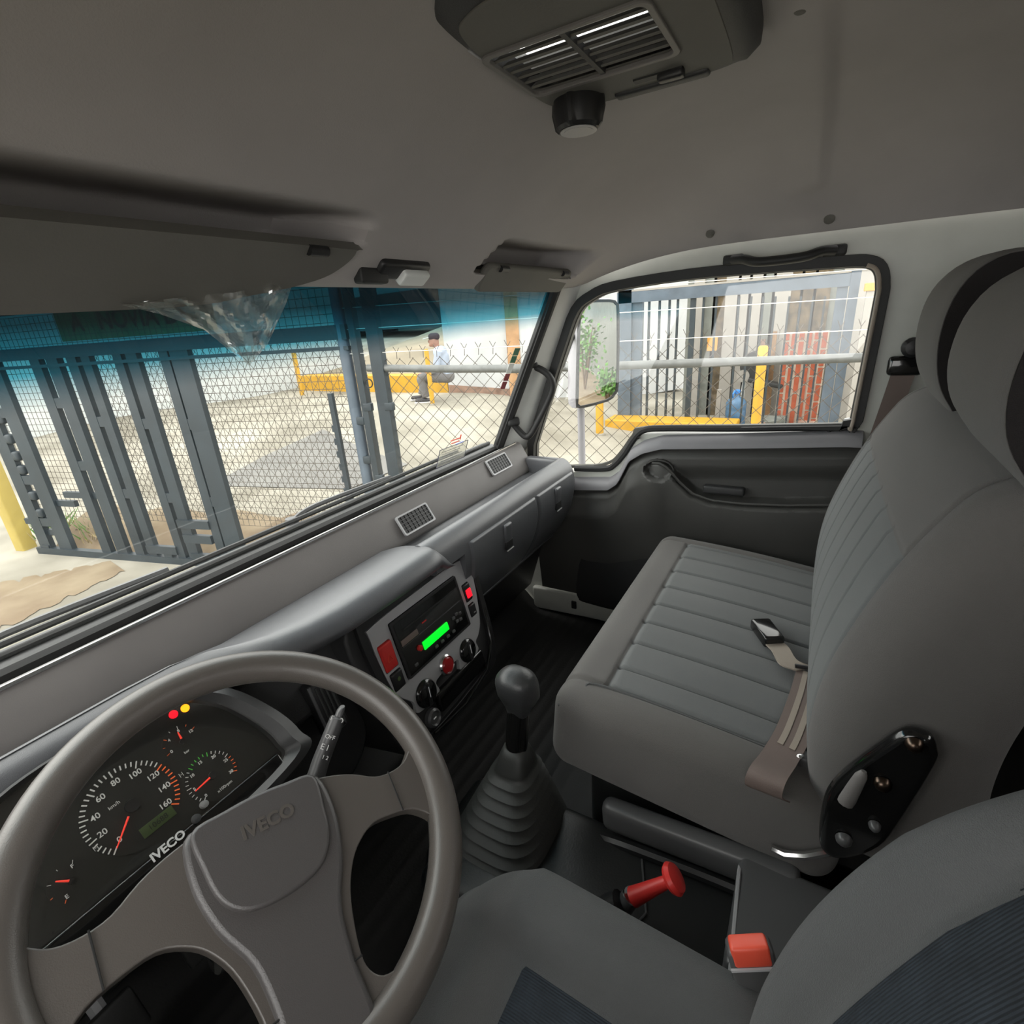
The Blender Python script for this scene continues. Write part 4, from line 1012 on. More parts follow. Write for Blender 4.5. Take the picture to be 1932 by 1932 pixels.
D('jug_blue', (.09, .19, .32), .25, var=.05)
D('jug_cap', (.05, .25, .7), .4)
D('black_matt', (.02, .02, .02), .6)
D('timber', (.30, .17, .08), .8, var=.3, vscale=12)
D('orange_paint', (.65, .30, .05), .6)
D('skin', (.34, .18, .13), .6); D('shirt', (.36, .41, .50), .85, var=.04); D('trousers', (.15, .145, .145), .9, var=.08); D('cap_dark', (.05, .03, .035), .8); D('shoe', (.03, .028, .03), .6); D('sole', (.7, .68, .65), .7)
D('leaf', (.08, .20, .03), .7, var=.35, vscale=14); D('leaf_dry', (.30, .24, .12), .8, var=.3, vscale=14); D('bark', (.14, .09, .05), .9)
D('banner', (.10, .22, .10), .7, var=.15, vscale=3); D('banner_ink', (.005, .012, .015), .7)
D('dark_roof', (.05, .06, .065), .7, var=.15, vscale=2); D('tan_road', (.24, .205, .145), .9, var=.2, vscale=.8); D('facade', (.48, .50, .49), .8, var=.05, vscale=1)
D('mirror', (.92, .92, .92), .01, metal=1)
D('mirror_shell', (.36, .35, .38), .45)
D('tan_pillar', (.45, .26, .13), .8, var=.2, vscale=3)
GZ = -.9
FA = V((1.08, 7.08, GZ)); FD = V((.2443, -.9697, 0)).normalized(); FNo = V((FD.y, -FD.x, 0))
FM = frame(FA, FD, (0, 0, 1))
FMi = FM.inverted()
def fp(u, v, d=0.0):
    p = onp(u, v, FA+FNo*d, FNo); q = FMi @ p; return q.x, q.y
def beyond(x, y): return -((V((x, y, 0))-V((FA.x, FA.y, 0))).dot(FNo))
def g(x, y):
    b = beyond(x, y); t = ss(.6, 5.5, b)*ss(1.8, 6.5, y)
    return GZ+.62*t+.10*max(0, b-7)*ss(4, 9, y)
def gnd(u, v):
    r = ray(u, v); k = 1.5
    while k < 60:
        p = CAM+r*k
        if p.z <= g(p.x, p.y): return p
        k += .02
    return p
def up_to(p, u, v):
    """height at which the ray through a pixel passes above the ground point p"""
    r = ray(u, v); d = V((p.x-CAM.x, p.y-CAM.y)).length/V((r.x, r.y)).length
    return CAM.z+r.z*d-p.z
def gf(i, j):
    x = lerp(-9, 26, i); y = lerp(-14, 30, j); return (x, y, g(x, y))
gr = ob('ground', grid(gf, 90, 110), MAT['concrete'], kind='structure', fix=False, smooth=80, label='sunlit pale concrete yard around the truck', cat='ground')
# worn dirt strip in front of the gate
d0 = gnd(0, 1100); d1 = gnd(235, 1054); d2 = gnd(262, 1066); d3 = gnd(0, 1195)
def dirt(i, j):
    e = .05*math.sin(i*31)+.03*math.sin(i*77); i2 = i*1.0-.12; p = d0.lerp(d1, i2).lerp(d3.lerp(d2, i2), min(1, max(0, j+(e if 0 < j < 1 else e*1.5)))); return (p.x, p.y, GZ+.006)
ob('gravel_strip', grid(dirt, 30, 6), MAT['dirt'], label='strip of brown gravel on the concrete before the gate', cat='gravel', fix=False, kind='stuff')
def soil(i, j):
    s = lerp(.25, 5.2, i); d = lerp(-.06, -1.15, j); p = FM @ V((s, 0, d)); return (p.x, p.y, GZ+.02+.27*math.sin(j*math.pi)*(.75+.25*math.sin(s*7)))
ob('soil_bank', grid(soil, 60, 10), MAT['dirt'], label='low weedy soil bank along the foot of the gate', cat='soil', fix=False, kind='stuff')

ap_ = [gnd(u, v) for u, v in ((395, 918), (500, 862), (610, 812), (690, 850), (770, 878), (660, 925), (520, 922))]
MAT['painted_shadow'] = concrete('painted_shadow', (.15, .145, .135), (.20, .195, .18), 2)
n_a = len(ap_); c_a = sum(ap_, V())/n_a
ob('shadow_patch', ([(c_a.x, c_a.y, g(c_a.x, c_a.y)+.02)]+[(p.x, p.y, p.z+.02) for p in ap_], [(0, k+1, (k+1) % n_a+1) for k in range(n_a)]), MAT['painted_shadow'], label='dark grey building shadow painted on the ground beyond the wire mesh', cat='painted_shadow', smooth=0, fix=False)  # cast shadow of the building, painted as a darker sheet on the ground
# ------------------------------------------------------------------ gate
sg = root('metal_gate', tuple(FM @ V((2.2, 0, 0))), 'dark blue-grey metal gate of paired bars and wire mesh', 'gate')
def sbox(name, s0, s1, z0, z1, d, th, m, par, **k):
    return ob(name, box(s1-s0, z1-z0, th), M_[m], par, M=FM @ T((s0+s1)/2, (z0+z1)/2, d), smooth=0, **k)
bars = [(26, 46), (63, 87), (145, 162), (174, 194), (210, 227), (236, 251), (292, 307), (315, 334), (373, 389), (392, 424)]
SB = [(fp(a, 901)[0], fp(b, 901)[0]) for a, b in bars]
for a, b in SB: sbox('upright_bar', a, b, .06, 2.02, 0, .05, 'gate_paint', sg)
for k, vs in ((0, (780, 905, 985)), (2, (760, 878)), (4, (795, 930)), (6, (799, 938)), (8, (800, 945))):
    for v in vs:
        u = (bars[k][0]+bars[k+1][0])/2 if k else lerp(0, 50, (v-780)/125)
        s_, z_ = fp(u+(v-901)*.27, v)
        sbox('rung', SB[k][1]-.02, SB[k+1][0]+.02, z_-.045, z_+.045, 0, .045, 'gate_paint', sg)
s_end = fp(660, 640)[0]
for z0, z1, n in ((.0, .07, 'bottom_rail'), (1.93, 2.03, 'top_rail'), (1.86, 1.885, 'thin_rail'), (2.30, 2.42, 'upper_beam')):
    sbox(n, SB[0][0]-.05, s_end, z0, z1, 0.01, .06, 'gate_paint', sg)
for (u0, v0, u1, v1) in ((340, 985, 400, 990), (352, 1012, 405, 1018), (367, 1046, 420, 1055), (282, 1030, 340, 1040)):
    a = fp(u0, v0); b = fp(u1, v1); sbox('low_rail', a[0], b[0], (a[1]+b[1])/2-.04, (a[1]+b[1])/2+.04, .02, .04, 'gate_paint', sg)
for u, v in ((75, 985), (110, 950), (95, 1005), (150, 935)):
    a = fp(u, v); sbox('low_rail', a[0]-.22, a[0]+.22, a[1]-.03, a[1]+.03, -.02, .04, 'gate_paint', sg)
for u, v in ((325, 1052), (415, 1068), (95, 1036)):
    a = fp(u, v); sbox('foot', a[0]-.05, a[0]+.05, -.02, .10, .01, .05, 'gate_paint', sg)
fin = None
for v in (790, 828, 860, 886, 935, 968):
    u = lerp(10, 70, (v-790)/145)
    a = fp(u, v)
    ob('weld_boss', rbox((.045, .05, .03), .028, (1, 1, 1), 3), M_['gate_paint'], sg, M=FM @ T(SB[0][1]+.03, a[1], 0))
# wire meshes
def wires(lines, r, n=3):
    mb = MB()
    for p, q in lines: mb.add(tube([p, q], r, n, caps=False))
    return mb
def clip(s0, s1, z0, z1, step, slope):
    out = []; c = z0-(s1 if slope > 0 else -s0)*1-4
    k = s0*(-slope)+z0-(s1-s0)-step
    while k < z1+s1*2+4:
        # z = slope*s + k
        pts = []
        for s in (s0, s1):
            z = slope*s+k
            if z0 <= z <= z1: pts.append((s, z))
        for z in (z0, z1):
            s = (z-k)/slope
            if s0 < s < s1: pts.append((s, z))
        if len(pts) >= 2: out.append(((*pts[0], 0), (*pts[1], 0)))
        k += step
    return out
def sq(s0, s1, z0, z1, st):
    o = []; n = int((s1-s0)/st)
    for k in range(n+1): s = s0+(s1-s0)*k/n; o.append(((s, z0, 0), (s, z1, 0)))
    n = int((z1-z0)/st)
    for k in range(n+1): z = z0+(z1-z0)*k/n; o.append(((s0, z, .003), (s1, z, .003)))
    return o
ob('wire_mesh', wires(sq(SB[0][1], s_end, .42, 2.28, .058), .0024), M_['wire'], sg, M=FM @ T(0, 0, -.03), smooth=0, kind='stuff', label='square welded wire mesh')
ob('wire_lattice', wires(clip(SB[3][1], s_end, .42, 1.93, .105, 1.25)+clip(SB[3][1], s_end, .42, 1.93, .105, -1.25), .0022), M_['wire'], sg, M=FM @ T(0, 0, -.16), smooth=0, kind='stuff', label='second layer of diamond wire')
# loose tie wire swinging across the bars
# banner on the upper beam
a = fp(88, 640); b = fp(335, 622)
bn = root('green_banner', tuple(FM @ V((a[0], 2.1, -.12))), 'green banner with dark painted letters hanging above the gate', 'banner')
sbox('cloth', a[0]-.02, b[0]+.25, 2.06, 2.32, -.14, .01, 'banner', bn)
text('letters', 'A   NOVIA DE', .21, M_['banner_ink'], bn, FM @ T((a[0]+b[0])/2+.08, 2.20, -.132), bold=.004)
# gate posts at the right end
for (u0, u1, v, z1, nm, rnd) in ((666, 685, 800, 2.75, 'pipe_post', 1), (692, 703, 800, 2.75, 'thin_post', 0), (722, 743, 800, 2.75, 'square_post', 0)):
    s0 = fp(u0, v)[0]; s1 = fp(u1, v)[0]
    lab = {'pipe_post': 'round grey pipe post at the gate end', 'thin_post': 'thin dark post between pipe post and wide post', 'square_post': 'wide dark square post where the wire fence starts'}[nm]
    rt = root(nm, tuple(FM @ V(((s0+s1)/2, 0, 0))), lab, 'post', 'posts at the gate end')
    if rnd: ob('shaft', tube([FM @ V(((s0+s1)/2, 0, 0)), FM @ V(((s0+s1)/2, z1, 0))], (s1-s0)/2, 14), M_['gate_paint_light'], rt)
    else: sbox('shaft', s0, s1, 0, z1, 0, .07, 'gate_paint', rt)
    for z in ((.75, 1.05, 1.35) if nm == 'pipe_post' else (.9, 1.45)):
        ob('hinge_lug', rbox((.035, .03, .02), .008, (1, 1, 1), 2), M_['gate_paint'], rt, M=FM @ T(s1, z, .02))
    if nm == 'thin_post':
        for z in (.78, 1.62):
            ob('chain_ring', tube([(.03*math.cos(2*math.pi*k/16), .03*math.sin(2*math.pi*k/16), 0) for k in range(16)], .005, 5, closed=True), M_['black_matt'], rt, M=FM @ T(s1+.035, z, .02))
a = fp(630, 740); b = fp(676, 950)
bar = root('notched_bar', tuple(FM @ V((b[0], 0, .03))), 'dark notched bar standing in front of the mesh', 'bar')
sbox('bar', a[0]-.015, a[0]+.02, .05, a[1], .05, .03, 'gate_paint', bar)
for k in range(9):
    z = .5+.1*k
    ob('notch', box(.02, .05, .03), M_['gate_paint'], bar, M=FM @ T(a[0]-.022, z, .05), smooth=0)
yp = root('yellow_post', tuple(FM @ V((-.35, 0, 0))), 'weathered yellow concrete post left of the gate', 'post')
ob('shaft', rbox((.07, .07, 1.3), .02, (1, 1, 1), 2), M_['yellow_pale'], yp, M=FM @ T(-.16, .55, -.05) @ rot('X', -90))
# ------------------------------------------------------------------ chain-link fence
s0 = fp(757, 925)[0]-.02; s1 = s0+4.6
cf = root('chain_link_fence', tuple(FM @ V((s0+1.5, 0, 0))), 'galvanised chain-link fence with pipe rail beside the truck', 'fence')
ST = .102
ob('diamond_mesh', wires(clip(s0, s1, .0, 1.78, ST, 1.0)+clip(s0, s1, .0, 1.78, ST, -1.0), .0023, 4), M_['wire'], cf, M=FM @ T(0, 0, -.02), smooth=0, kind='stuff', label='diamond wire mesh')
tw = MB(); k = 0; s = s0+.03
while s < s1:
    z = 1.775
    tw.add(tube([(s, z, 0), (s+.004, z+.045, 0), (s-.016, z+.085, .006)], .0022, 4, caps=False)); tw.add(tube([(s+.004, z+.045, 0), (s+.022, z+.075, -.006)], .0022, 4, caps=False))
    s += ST; k += 1
ob('wire_ends', tw, M_['wire'], cf, M=FM @ T(0, 0, -.02), smooth=0, kind='stuff')
ob('pipe_rail', tube([FM @ V((s0-.1, 1.725, 0)), FM @ V((s0+.6, 1.69, 0)), FM @ V((s0+1.2, 1.672, 0)), FM @ V((s1, 1.64, 0))], .026, 14), M_['galvanised'], cf)
ob('pipe_sleeve', tube([FM @ V((s0+.94, 1.678, 0)), FM @ V((s0+1.15, 1.673, 0))], .030, 14), M_['galvanised'], cf)
for z in (1.80, 1.965, 2.105):
    ob('strand_wire', tube([FM @ V((s0-.3, z+.03, .01)), FM @ V((s1, z-.01, .01))], .0026, 5), M_['wire_bright'], cf)
ob('edge_wire', tube([FM @ V((s0+.02, .2, 0)), FM @ V((s0+.02, 1.70, 0))], .008, 6), M_['wall_base'], cf)
for s in (s1-.05,):
    ob('end_post', tube([FM @ V((s, 0, -.03)), FM @ V((s, 2.2, -.03))], .035, 12), M_['galvanised'], cf)

# ------------------------------------------------------------------ far yard: kerb, walls, man
ka = gnd(566, 737); kb2 = gnd(846, 741)
kd_ = (kb2-ka); kd_.z = 0; kl = kd_.length; kd_.normalize(); kn2 = V((kd_.y, -kd_.x, 0))
if kn2.dot(CAM-kb2) < 0: kn2 = -kn2
kh = up_to(kb2, 846, 709)
def slab(name, p, q, h, th, m, par=None, z0=None, **k):
    a, b = V((p.x, p.y, 0)), V((q.x, q.y, 0)); d = (b-a).normalized(); n = V((-d.y, d.x, 0))
    if n.dot(CAM-p) > 0: n = -n
    zb = min(p.z, q.z)-.1 if z0 is None else z0
    pts = [a, b, b+n*th, a+n*th]
    zt = [p.z+h, q.z+h, q.z+h, p.z+h]
    vs = [(c.x, c.y, zb) for c in pts]+[(c.x, c.y, z) for c, z in zip(pts, zt)]
    return ob(name, (vs, [(0, 1, 2, 3), (7, 6, 5, 4), (0, 4, 5, 1), (1, 5, 6, 2), (2, 6, 7, 3), (3, 7, 4, 0)]), M_[m], par, smooth=0, **k)
slab('yellow_kerb', ka, kb2, kh, .45, 'yellow_paint', label='long yellow painted kerb wall the man sits on', cat='kerb')
w0 = kb2+kd_*.02; w1 = gnd(1010, 752); w2 = gnd(1240, 735)
wlw = root('whitewashed_wall', tuple(w0), 'whitewashed wall with stained base behind the fence', 'wall')
slab('wall_face', w0, w1, 4.2, .25, 'white_wall', wlw)
dirn = (w1-w0).normalized(); w3 = onx(1292, 735, 12.2); w3.z = w1.z-.2
slab('wall_return', w1, w3, 4.2, .25, 'white_wall', wlw)
slab('stained_base', w0-dirn*-.01+V((-.03, -.02, 0)), w1+V((-.03, -.02, 0)), .16, .06, 'wall_base', wlw)
pt0 = gnd(962, 745); pt1 = gnd(985, 746)
tp = root('tan_pillar', tuple(pt0), 'peeling tan pillar on the whitewashed wall', 'pillar')
slab('pillar_face', pt0+V((-.12, -.08, 0)), pt1+V((-.12, -.08, 0)), 4.0, .2, 'tan_pillar', tp)
slab('downpipe', pt1+V((-.1, -.08, 0)), pt1+(pt1-pt0)*.35+V((-.1, -.08, 0)), 4.0, .1, 'gate_paint_light', tp)
# bollards
def bollard(u0, u1, vb, vt, lab, lean=0, dep=None, hh=None):
    um = (u0+u1)/2; p = gnd(um, vb); h = up_to(p, um, vt) if hh is None else hh
    dist = (p-CAM).length; r = (u1-u0)/2/FPX*dist*.93
    rt = root('yellow_bollard', tuple(p), lab, 'bollard', 'yellow bollards')
    ob('post', tube([p-V((0, 0, .1)), p+V((lean, 0, h-.02)), p+V((lean, 0, h))], [r, r, r*.75], 14), M_['yellow_paint'], rt)
    ob('footing', lathe([(r*1.5, 0), (r*1.4, .03), (r, .04)], 14), M_['concrete'], rt, M=Matrix.Translation(p-V((0, 0, .01))))
bollard(812, 821, 764, 657, 'yellow bollard standing in front of the seated man')
bollard(567, 575, 748, 658, 'leaning yellow bollard at the far end of the kerb')
bollard(1124, 1139, 820, 752, 'short yellow bollard below the side mirror')
bollard(1411, 1427, 862, 653, 'tall yellow bollard in front of the barred gate')
# far sloping road and buildings seen through the tinted band
fr0 = gnd(560, 700)
def road(i, j):
    a = ka.lerp(kb2, i)-kn2*(.5+9*j); return (a.x, a.y, lerp(ka.z+kh*.8, kb2.z+kh*.8, i)+2.3*j*lerp(.6, 1.0, i))
ob('sloping_road', grid(road, 20, 20), M_['tan_road'], label='tan sloping road rising behind the kerb', cat='road', fix=False)
fb = root('far_building', tuple(ka-kn2*10), 'pale building with a dark canopy roof beyond the road', 'building')
b0 = ka-kd_*16-kn2*10.5; b1 = kb2-kn2*10.5+kd_*2; b0.z = ka.z+1; b1.z = ka.z+1.4
slab('facade', b0, b1, 7, .4, 'facade', fb)
slab('canopy', b0+kn2*2.5, b1+kn2*2.5-kd_*2, 1.25, 2.0, 'dark_roof', fb, z0=ka.z+1.2)
slab('lower_wall', b0+kn2*.6, b0.lerp(b1, .5)+kn2*.6, .9, .3, 'dark_roof', fb)
for k in range(4):
    q = b0.lerp(b1, .1+.2*k)+kn2*.1; slab('window', q, q+kd_*1.2, 4.2, .15, 'dark_roof', fb, z0=q.z+2.6)
# low wall to the left behind the gate
l0 = FM @ V((-13, 0, 7)); l1 = FM @ V((-1.5, 0, -9)); l0.z = l1.z = g(l0.x, l0.y)
slab('grey_block', l0, l1, 3.4, .4, 'facade', label='pale grey building far left behind the gate', cat='building')
# ------------------------------------------------------------------ man
mp = gnd(807, 757)
Hs = 1.30
fwd = -(MW @ V((1, 0, 0))); fwd.z = 0; fwd.normalize(); lat = V((-fwd.y, fwd.x, 0))
MM = frame(mp-fwd*.42, fwd, lat) @ Matrix.Scale(1.05, 4)
seath = max(.34, min(.6, kh*.9))
pr = root('person', tuple(mp), 'man in cap, pale blue shirt and grey trousers sitting on the yellow kerb', 'person')
def remesh(name, parts, m, vox=.011, par=pr, **k):
    mb = MB()
    for q in parts: mb.add(q)
    o = ob(name, mb, m, par, M=MM, smooth=80, **k)
    r = o.modifiers.new('remesh', 'REMESH'); r.mode = 'VOXEL'; r.voxel_size = vox; r.use_smooth_shade = True
    s = o.modifiers.new('smooth', 'SMOOTH'); s.factor = .6; s.iterations = 4
    return o
hz = seath+.07
hip = V((0, 0, hz)); chest = V((.06, 0, hz+.36)); neck = V((.12, 0, hz+.50)); head = V((.165, 0, hz+.615))
def ell(c, a, b, cc, M=None):
    v, f = rbox((a, b, cc), min(a, b, cc)*.98, (2, 2, 2), 5); return [tuple(V(c)+V(p)) for p in v], f
def limb(P, rr, n=12): return tube(smooth_path(P, 4), [interp([(i/(len(rr)-1), r) for i, r in enumerate(rr)], k/(4*(len(P)-1))) for k in range(4*(len(P)-1)+1)], n)
skinp = [ell(head, .085, .072, .108), limb([chest+V((.02, 0, .06)), neck, head-V((.02, 0, .06))], [.06, .052, .05]), ell(head+V((.088, 0, -.012)), .020, .014, .022), ell(head+V((.065, 0, -.075)), .030, .034, .026)]
for s in (-1, 1): skinp.append(ell(head+V((-.008, s*.072, -.012)), .018, .010, .030))
arms = []; shirt = [ell(hip+V((.0, 0, .06)), .115, .165, .12), ell(chest-V((0, 0, .08)), .125, .185, .17), ell(chest+V((.02, 0, .06)), .11, .20, .10)]
for s in (-1, 1):
    sh = chest+V((.02, s*.185, .08)); el = chest+V((.10, s*.25, -.20)); wr = V((.36, s*.13, hz+.09)); kn_p = V((.42, s*.12, hz+.03))
    shirt.append(limb([sh, sh.lerp(el, .5), el, el.lerp(wr, .55)], [.072, .062, .055, .050]))
    skinp.append(limb([sh, sh.lerp(el, .5), el, wr], [.035, .035, .038, .026]))
    hd_ = wr+V((.05, 0, -.005)); skinp.append(ell(hd_, .045, .038, .016))
    for f_ in range(4): 
        y = (f_-1.5)*.019; skinp.append(limb([hd_+V((.03, y, 0)), hd_+V((.075, y*1.1, -.004)), hd_+V((.095-.008*abs(f_-1.4), y*1.15, -.035))], [.0105, .0095, .008], 8))
    skinp.append(limb([hd_+V((-.02, -s*.03, 0)), hd_+V((.015, -s*.058, -.008)), hd_+V((.045, -s*.062, -.02))], [.012, .011, .009], 8))
    skinp.append(limb([hip, V((.20, s*.10, hz)), V((.44 if s > 0 else .40, s*.12, hz+.01)), V((.40, s*.12, .09)) if s > 0 else V((.52, s*.14, .11))], [.05, .05, .045, .035]))
remesh('body', skinp, M_['skin'], .009)
tr_ = [ell(hip, .125, .175, .105)]
for s in (-1, 1):
    kx_ = .44 if s > 0 else .40; an = V((.40, s*.12, .09)) if s > 0 else V((.52, s*.14, .11))
    kp = V((kx_, s*.12, hz+.025))
    tr_.append(limb([hip+V((.02, s*.09, 0)), V((.2, s*.11, hz+.01)), kp, kp.lerp(an, .5), an], [.10, .095, .080, .070, .066]))
    sh_ = [ell(an+V((.065, 0, -.055)), .135, .045, .042)]
    o = remesh('shoe', sh_, M_['shoe'], .010, label='dark shoe')
    ob('sole', rbox((.14, .048, .012), .010, (1, 1, 1), 2), M_['sole'], o, M=MM @ Matrix.Translation(an+V((.068, 0, -.088))))
remesh('trousers', tr_, M_['trousers'], .012, label='grey trousers')
remesh('shirt', shirt, M_['shirt'], .012, label='pale blue long-sleeved shirt')
cp = [ell(head+V((-.008, 0, .062)), .098, .085, .062)]
cpo = remesh('cap', cp, M_['cap_dark'], .009, label='dark cap with white brim')
ob('brim', rbox((.060, .062, .007), .006, (2, 2, 1), 3, lambda p, c: V((p.x, p.y*(1-.35*ss(-.02, .06, p.x)), p.z))), M_['sole'], cpo, M=MM @ Matrix.Translation(head+V((.125, 0, .048))) @ rot('Y', 12))
# ------------------------------------------------------------------ barred gate and clutter across the fence
XG = 8.3
bg2 = root('barred_gate', (XG, 1.2, g(XG, 1.2)), 'grey-blue barred entrance gate seen through the passenger window', 'gate')
def xbox(name, u0, u1, vt, vb, dx, th, m, par, zb=None, v_mid=None, **k):
    vm = (vt+vb)/2
    a = onx(u0, vm, XG+dx); b = onx(u1, vm, XG+dx); um = (u0+u1)/2
    zt = onx(um, vt, XG+dx).z; z0 = onx(um, vb, XG+dx).z if zb is None else zb
    return ob(name, box(th, abs(a.y-b.y), zt-z0), M_[m], par, M=T(XG+dx+th/2, (a.y+b.y)/2, (zt+z0)/2), smooth=0, **k)
gb = g(XG, 1)
xbox('left_post', 1166, 1190, 546, 795, -.05, .12, 'gate_paint_light', bg2, zb=gb)
xbox('left_jamb', 1192, 1210, 548, 795, 0, .10, 'gate_paint_light', bg2, zb=gb)
yA = onx(1166, 556, XG).y; yB = onx(1602, 545, XG).y
zb0 = onx(1385, 555, XG).z; 
for nm, v0, v1, hgt in (('top_beam', 545, 562, .17), ('beam_edge', 540, 543, .03)):
    p0 = onx(1180, v0+8, XG); p1 = onx(1590, v0-6, XG)
    ob(nm, box(.10, abs(yA-yB), hgt), M_['gate_paint_light' if nm == 'top_beam' else 'pale_sheet'], bg2, M=T(XG, (yA+yB)/2, (p0.z+p1.z)/2 - (.0 if nm == 'top_beam' else -.06)), smooth=0)
xbox('right_post', 1562, 1582, 535, 795, -.02, .14, 'gate_paint_light', bg2, zb=gb)
xbox('right_jamb', 1586, 1604, 510, 795, -.06, .12, 'gate_paint_light', bg2, zb=gb)
for u in (1222, 1241, 1259, 1274, 1302, 1321, 1344, 1385, 1407, 1429, 1451, 1476, 1497, 1519, 1541):
    wd = 5 if u in (1302,) else 1.9
    xbox('bar', u-wd, u+wd, 560, 795, 0, .035, 'gate_paint', bg2, zb=gb+.05)
ob('gate_kerb', box(.5, 2.1, .30), M_['yellow_paint'], label='yellow kerb block under the barred gate', cat='kerb', M=T(XG-.25, 2.05, gb+.08), smooth=0, bev=.02)
# backing sheets behind the gate
XB = 9.6
sh = root('sheet_fence', (XB, .8, g(XB, .8)), 'patchwork fence of grey, pale and rusty sheets behind the barred gate', 'fence')
def xb(name, u0, u1, vt, m, dx=0, zb=None, par=sh, vb=None, th=.04, **k):
    vb_ = vb or 790; a = onx(u0-3, 650, XB+dx); b = onx(u1+3, 650, XB+dx); um = (u0+u1)/2
    zt = onx(um, vt, XB+dx).z; z0 = onx(um, vb_, XB+dx).z if vb else g(XB, 1)-.05
    return ob(name, box(th, abs(a.y-b.y), zt-z0), M_[m], par, M=T(XB+dx+th/2, (a.y+b.y)/2, (zt+z0)/2), smooth=0, **k)
for u0, u1, m in ((1296, 1306, 'grey_sheet'), (1307, 1320, 'pale_sheet'), (1321, 1342, 'grey_sheet'), (1343, 1364, 'rust_sheet'), (1365, 1386, 'pale_sheet'), (1387, 1406, 'pale_sheet'), (1407, 1430, 'pale_sheet'), (1431, 1449, 'grey_sheet'), (1450, 1478, 'pale_sheet'), (1479, 1500, 'rust_sheet'), (1501, 1524, 'rust_sheet'), (1525, 1550, 'rust_sheet'), (1551, 1575, 'grey_sheet'), (1576, 1640, 'pale_sheet'), (1641, 1720, 'grey_sheet')):
    xb('sheet', u0, u1, 470, m, dx=.03*((u0 // 7) % 3))
xb('leaf_patch', 1337, 1350, 635, 'orange_paint', dx=-.06, vb=662, label='small orange sign')
# brick pillar: single bricks on a mortar core
BX = 8.95; y0 = onx(1472, 690, BX).y; y1 = onx(1556, 690, BX).y
zt = onx(1510, 628, BX).z; zb = g(BX, .2)
bp2 = root('brick_pillar', (BX, (y0+y1)/2, zb), 'orange brick pillar with white mortar behind the gate bars', 'pillar')
ob('mortar_core', box(.30, abs(y0-y1), zt-zb), M_['mortar'], bp2, M=T(BX+.16, (y0+y1)/2, (zt+zb)/2), smooth=0)
me = None; cols_ = 6; bw = abs(y0-y1)/cols_; bhh = .27; rows = int((zt-zb)/bhh)+1
for c in range(cols_):
    z = zb+.01-(.13 if c % 2 else 0)
    while z < zt-.02:
        z0 = max(zb, z); z1 = min(zt-.005, z+bhh-.03)
        if z1-z0 > .03:
            Mx = T(BX, y0-(c+.5)*bw*(1 if y0 > y1 else -1), (z0+z1)/2)
            if me is None:
                o = ob('brick', box(.05, bw-.036, bhh-.03), M_['brick'], bp2, smooth=0); me = o.data; o.matrix_basis = Mx
            else: share('brick', me, Mx @ Matrix.Diagonal((1, 1, (z1-z0)/(bhh-.03), 1)), bp2)
        z += bhh
# water jug
jp = onx(1386, 797, 8.75); jz = g(8.75, jp.y)
jg = root('water_jug', (8.75, jp.y, jz), 'blue plastic water jug standing behind the gate bars', 'water jug')
jh = max(.4, onx(1386, 742, 8.75).z-jz); jr = abs(onx(1367, 770, 8.75).y-onx(1406, 770, 8.75).y)/2
jpz = [(jr*.9, 0), (jr, .03), (jr, .10), (jr*.96, .12), (jr, .14), (jr, .24), (jr*.96, .26), (jr, .28), (jr, .36), (jr*.8, .41), (jr*.3, .45), (jr*.24, .47), (jr*.24, .50)]
ob('jug_body', lathe([(r, z*jh/.5) for r, z in jpz], 28), M_['jug_blue'], jg, M=T(8.75, jp.y, jz))
ob('jug_cap', lathe([(jr*.3, 0), (jr*.3, .05), (jr*.2, .06), (.001, .06)], 18), M_['jug_cap'], jg, M=T(8.75, jp.y, jz+jh))
ob('jug_handle', tube(smooth_path([(8.68, jp.y+.05, jz+jh*.9), (8.64, jp.y+.05, jz+jh), (8.70, jp.y+.03, jz+jh*1.08)], 4), .014, 8), M_['jug_cap'], jg)
# black drum-like machine with round top and pale side, timber lengths, debris
dp = onx(1420, 760, 9.1); dz = g(9.1, dp.y)
dr = abs(onx(1397, 700, 9.1).y-onx(1452, 700, 9.1).y)/2
dm = root('black_drum', (9.1, dp.y, dz), 'black round-topped drum on pale legs behind the tall bollard', 'drum')
dc = onx(1424, 690, 9.1)
ob('drum_body', tube([(9.05, dc.y, dc.z), (9.35, dc.y, dc.z)], dr, 24), M_['black_matt'], dm)
ob('side_plate', lathe([(dr*.45, 0), (dr*.45, .02), (dr*.3, .03), (.01, .03)], 24), M_['pale_sheet'], dm, M=frame((9.02, dc.y+.16, dc.z-.16), (0, 1, 0), (0, 0, 1)))
ob('seat_plank', rbox((.12, dr*1.2, .035), .02, (1, 1, 1), 2), M_['black_matt'], dm, M=T(9.0, dc.y-.2, onx(1450, 722, 9.0).z) @ rot('X', 12))
for q in (-.6, .6):
    ob('leg', tube([(9.1, dc.y+q*dr, dc.z), (9.1, dc.y+q*dr*1.2, dz)], .03, 8), M_['sticker_white'], dm)
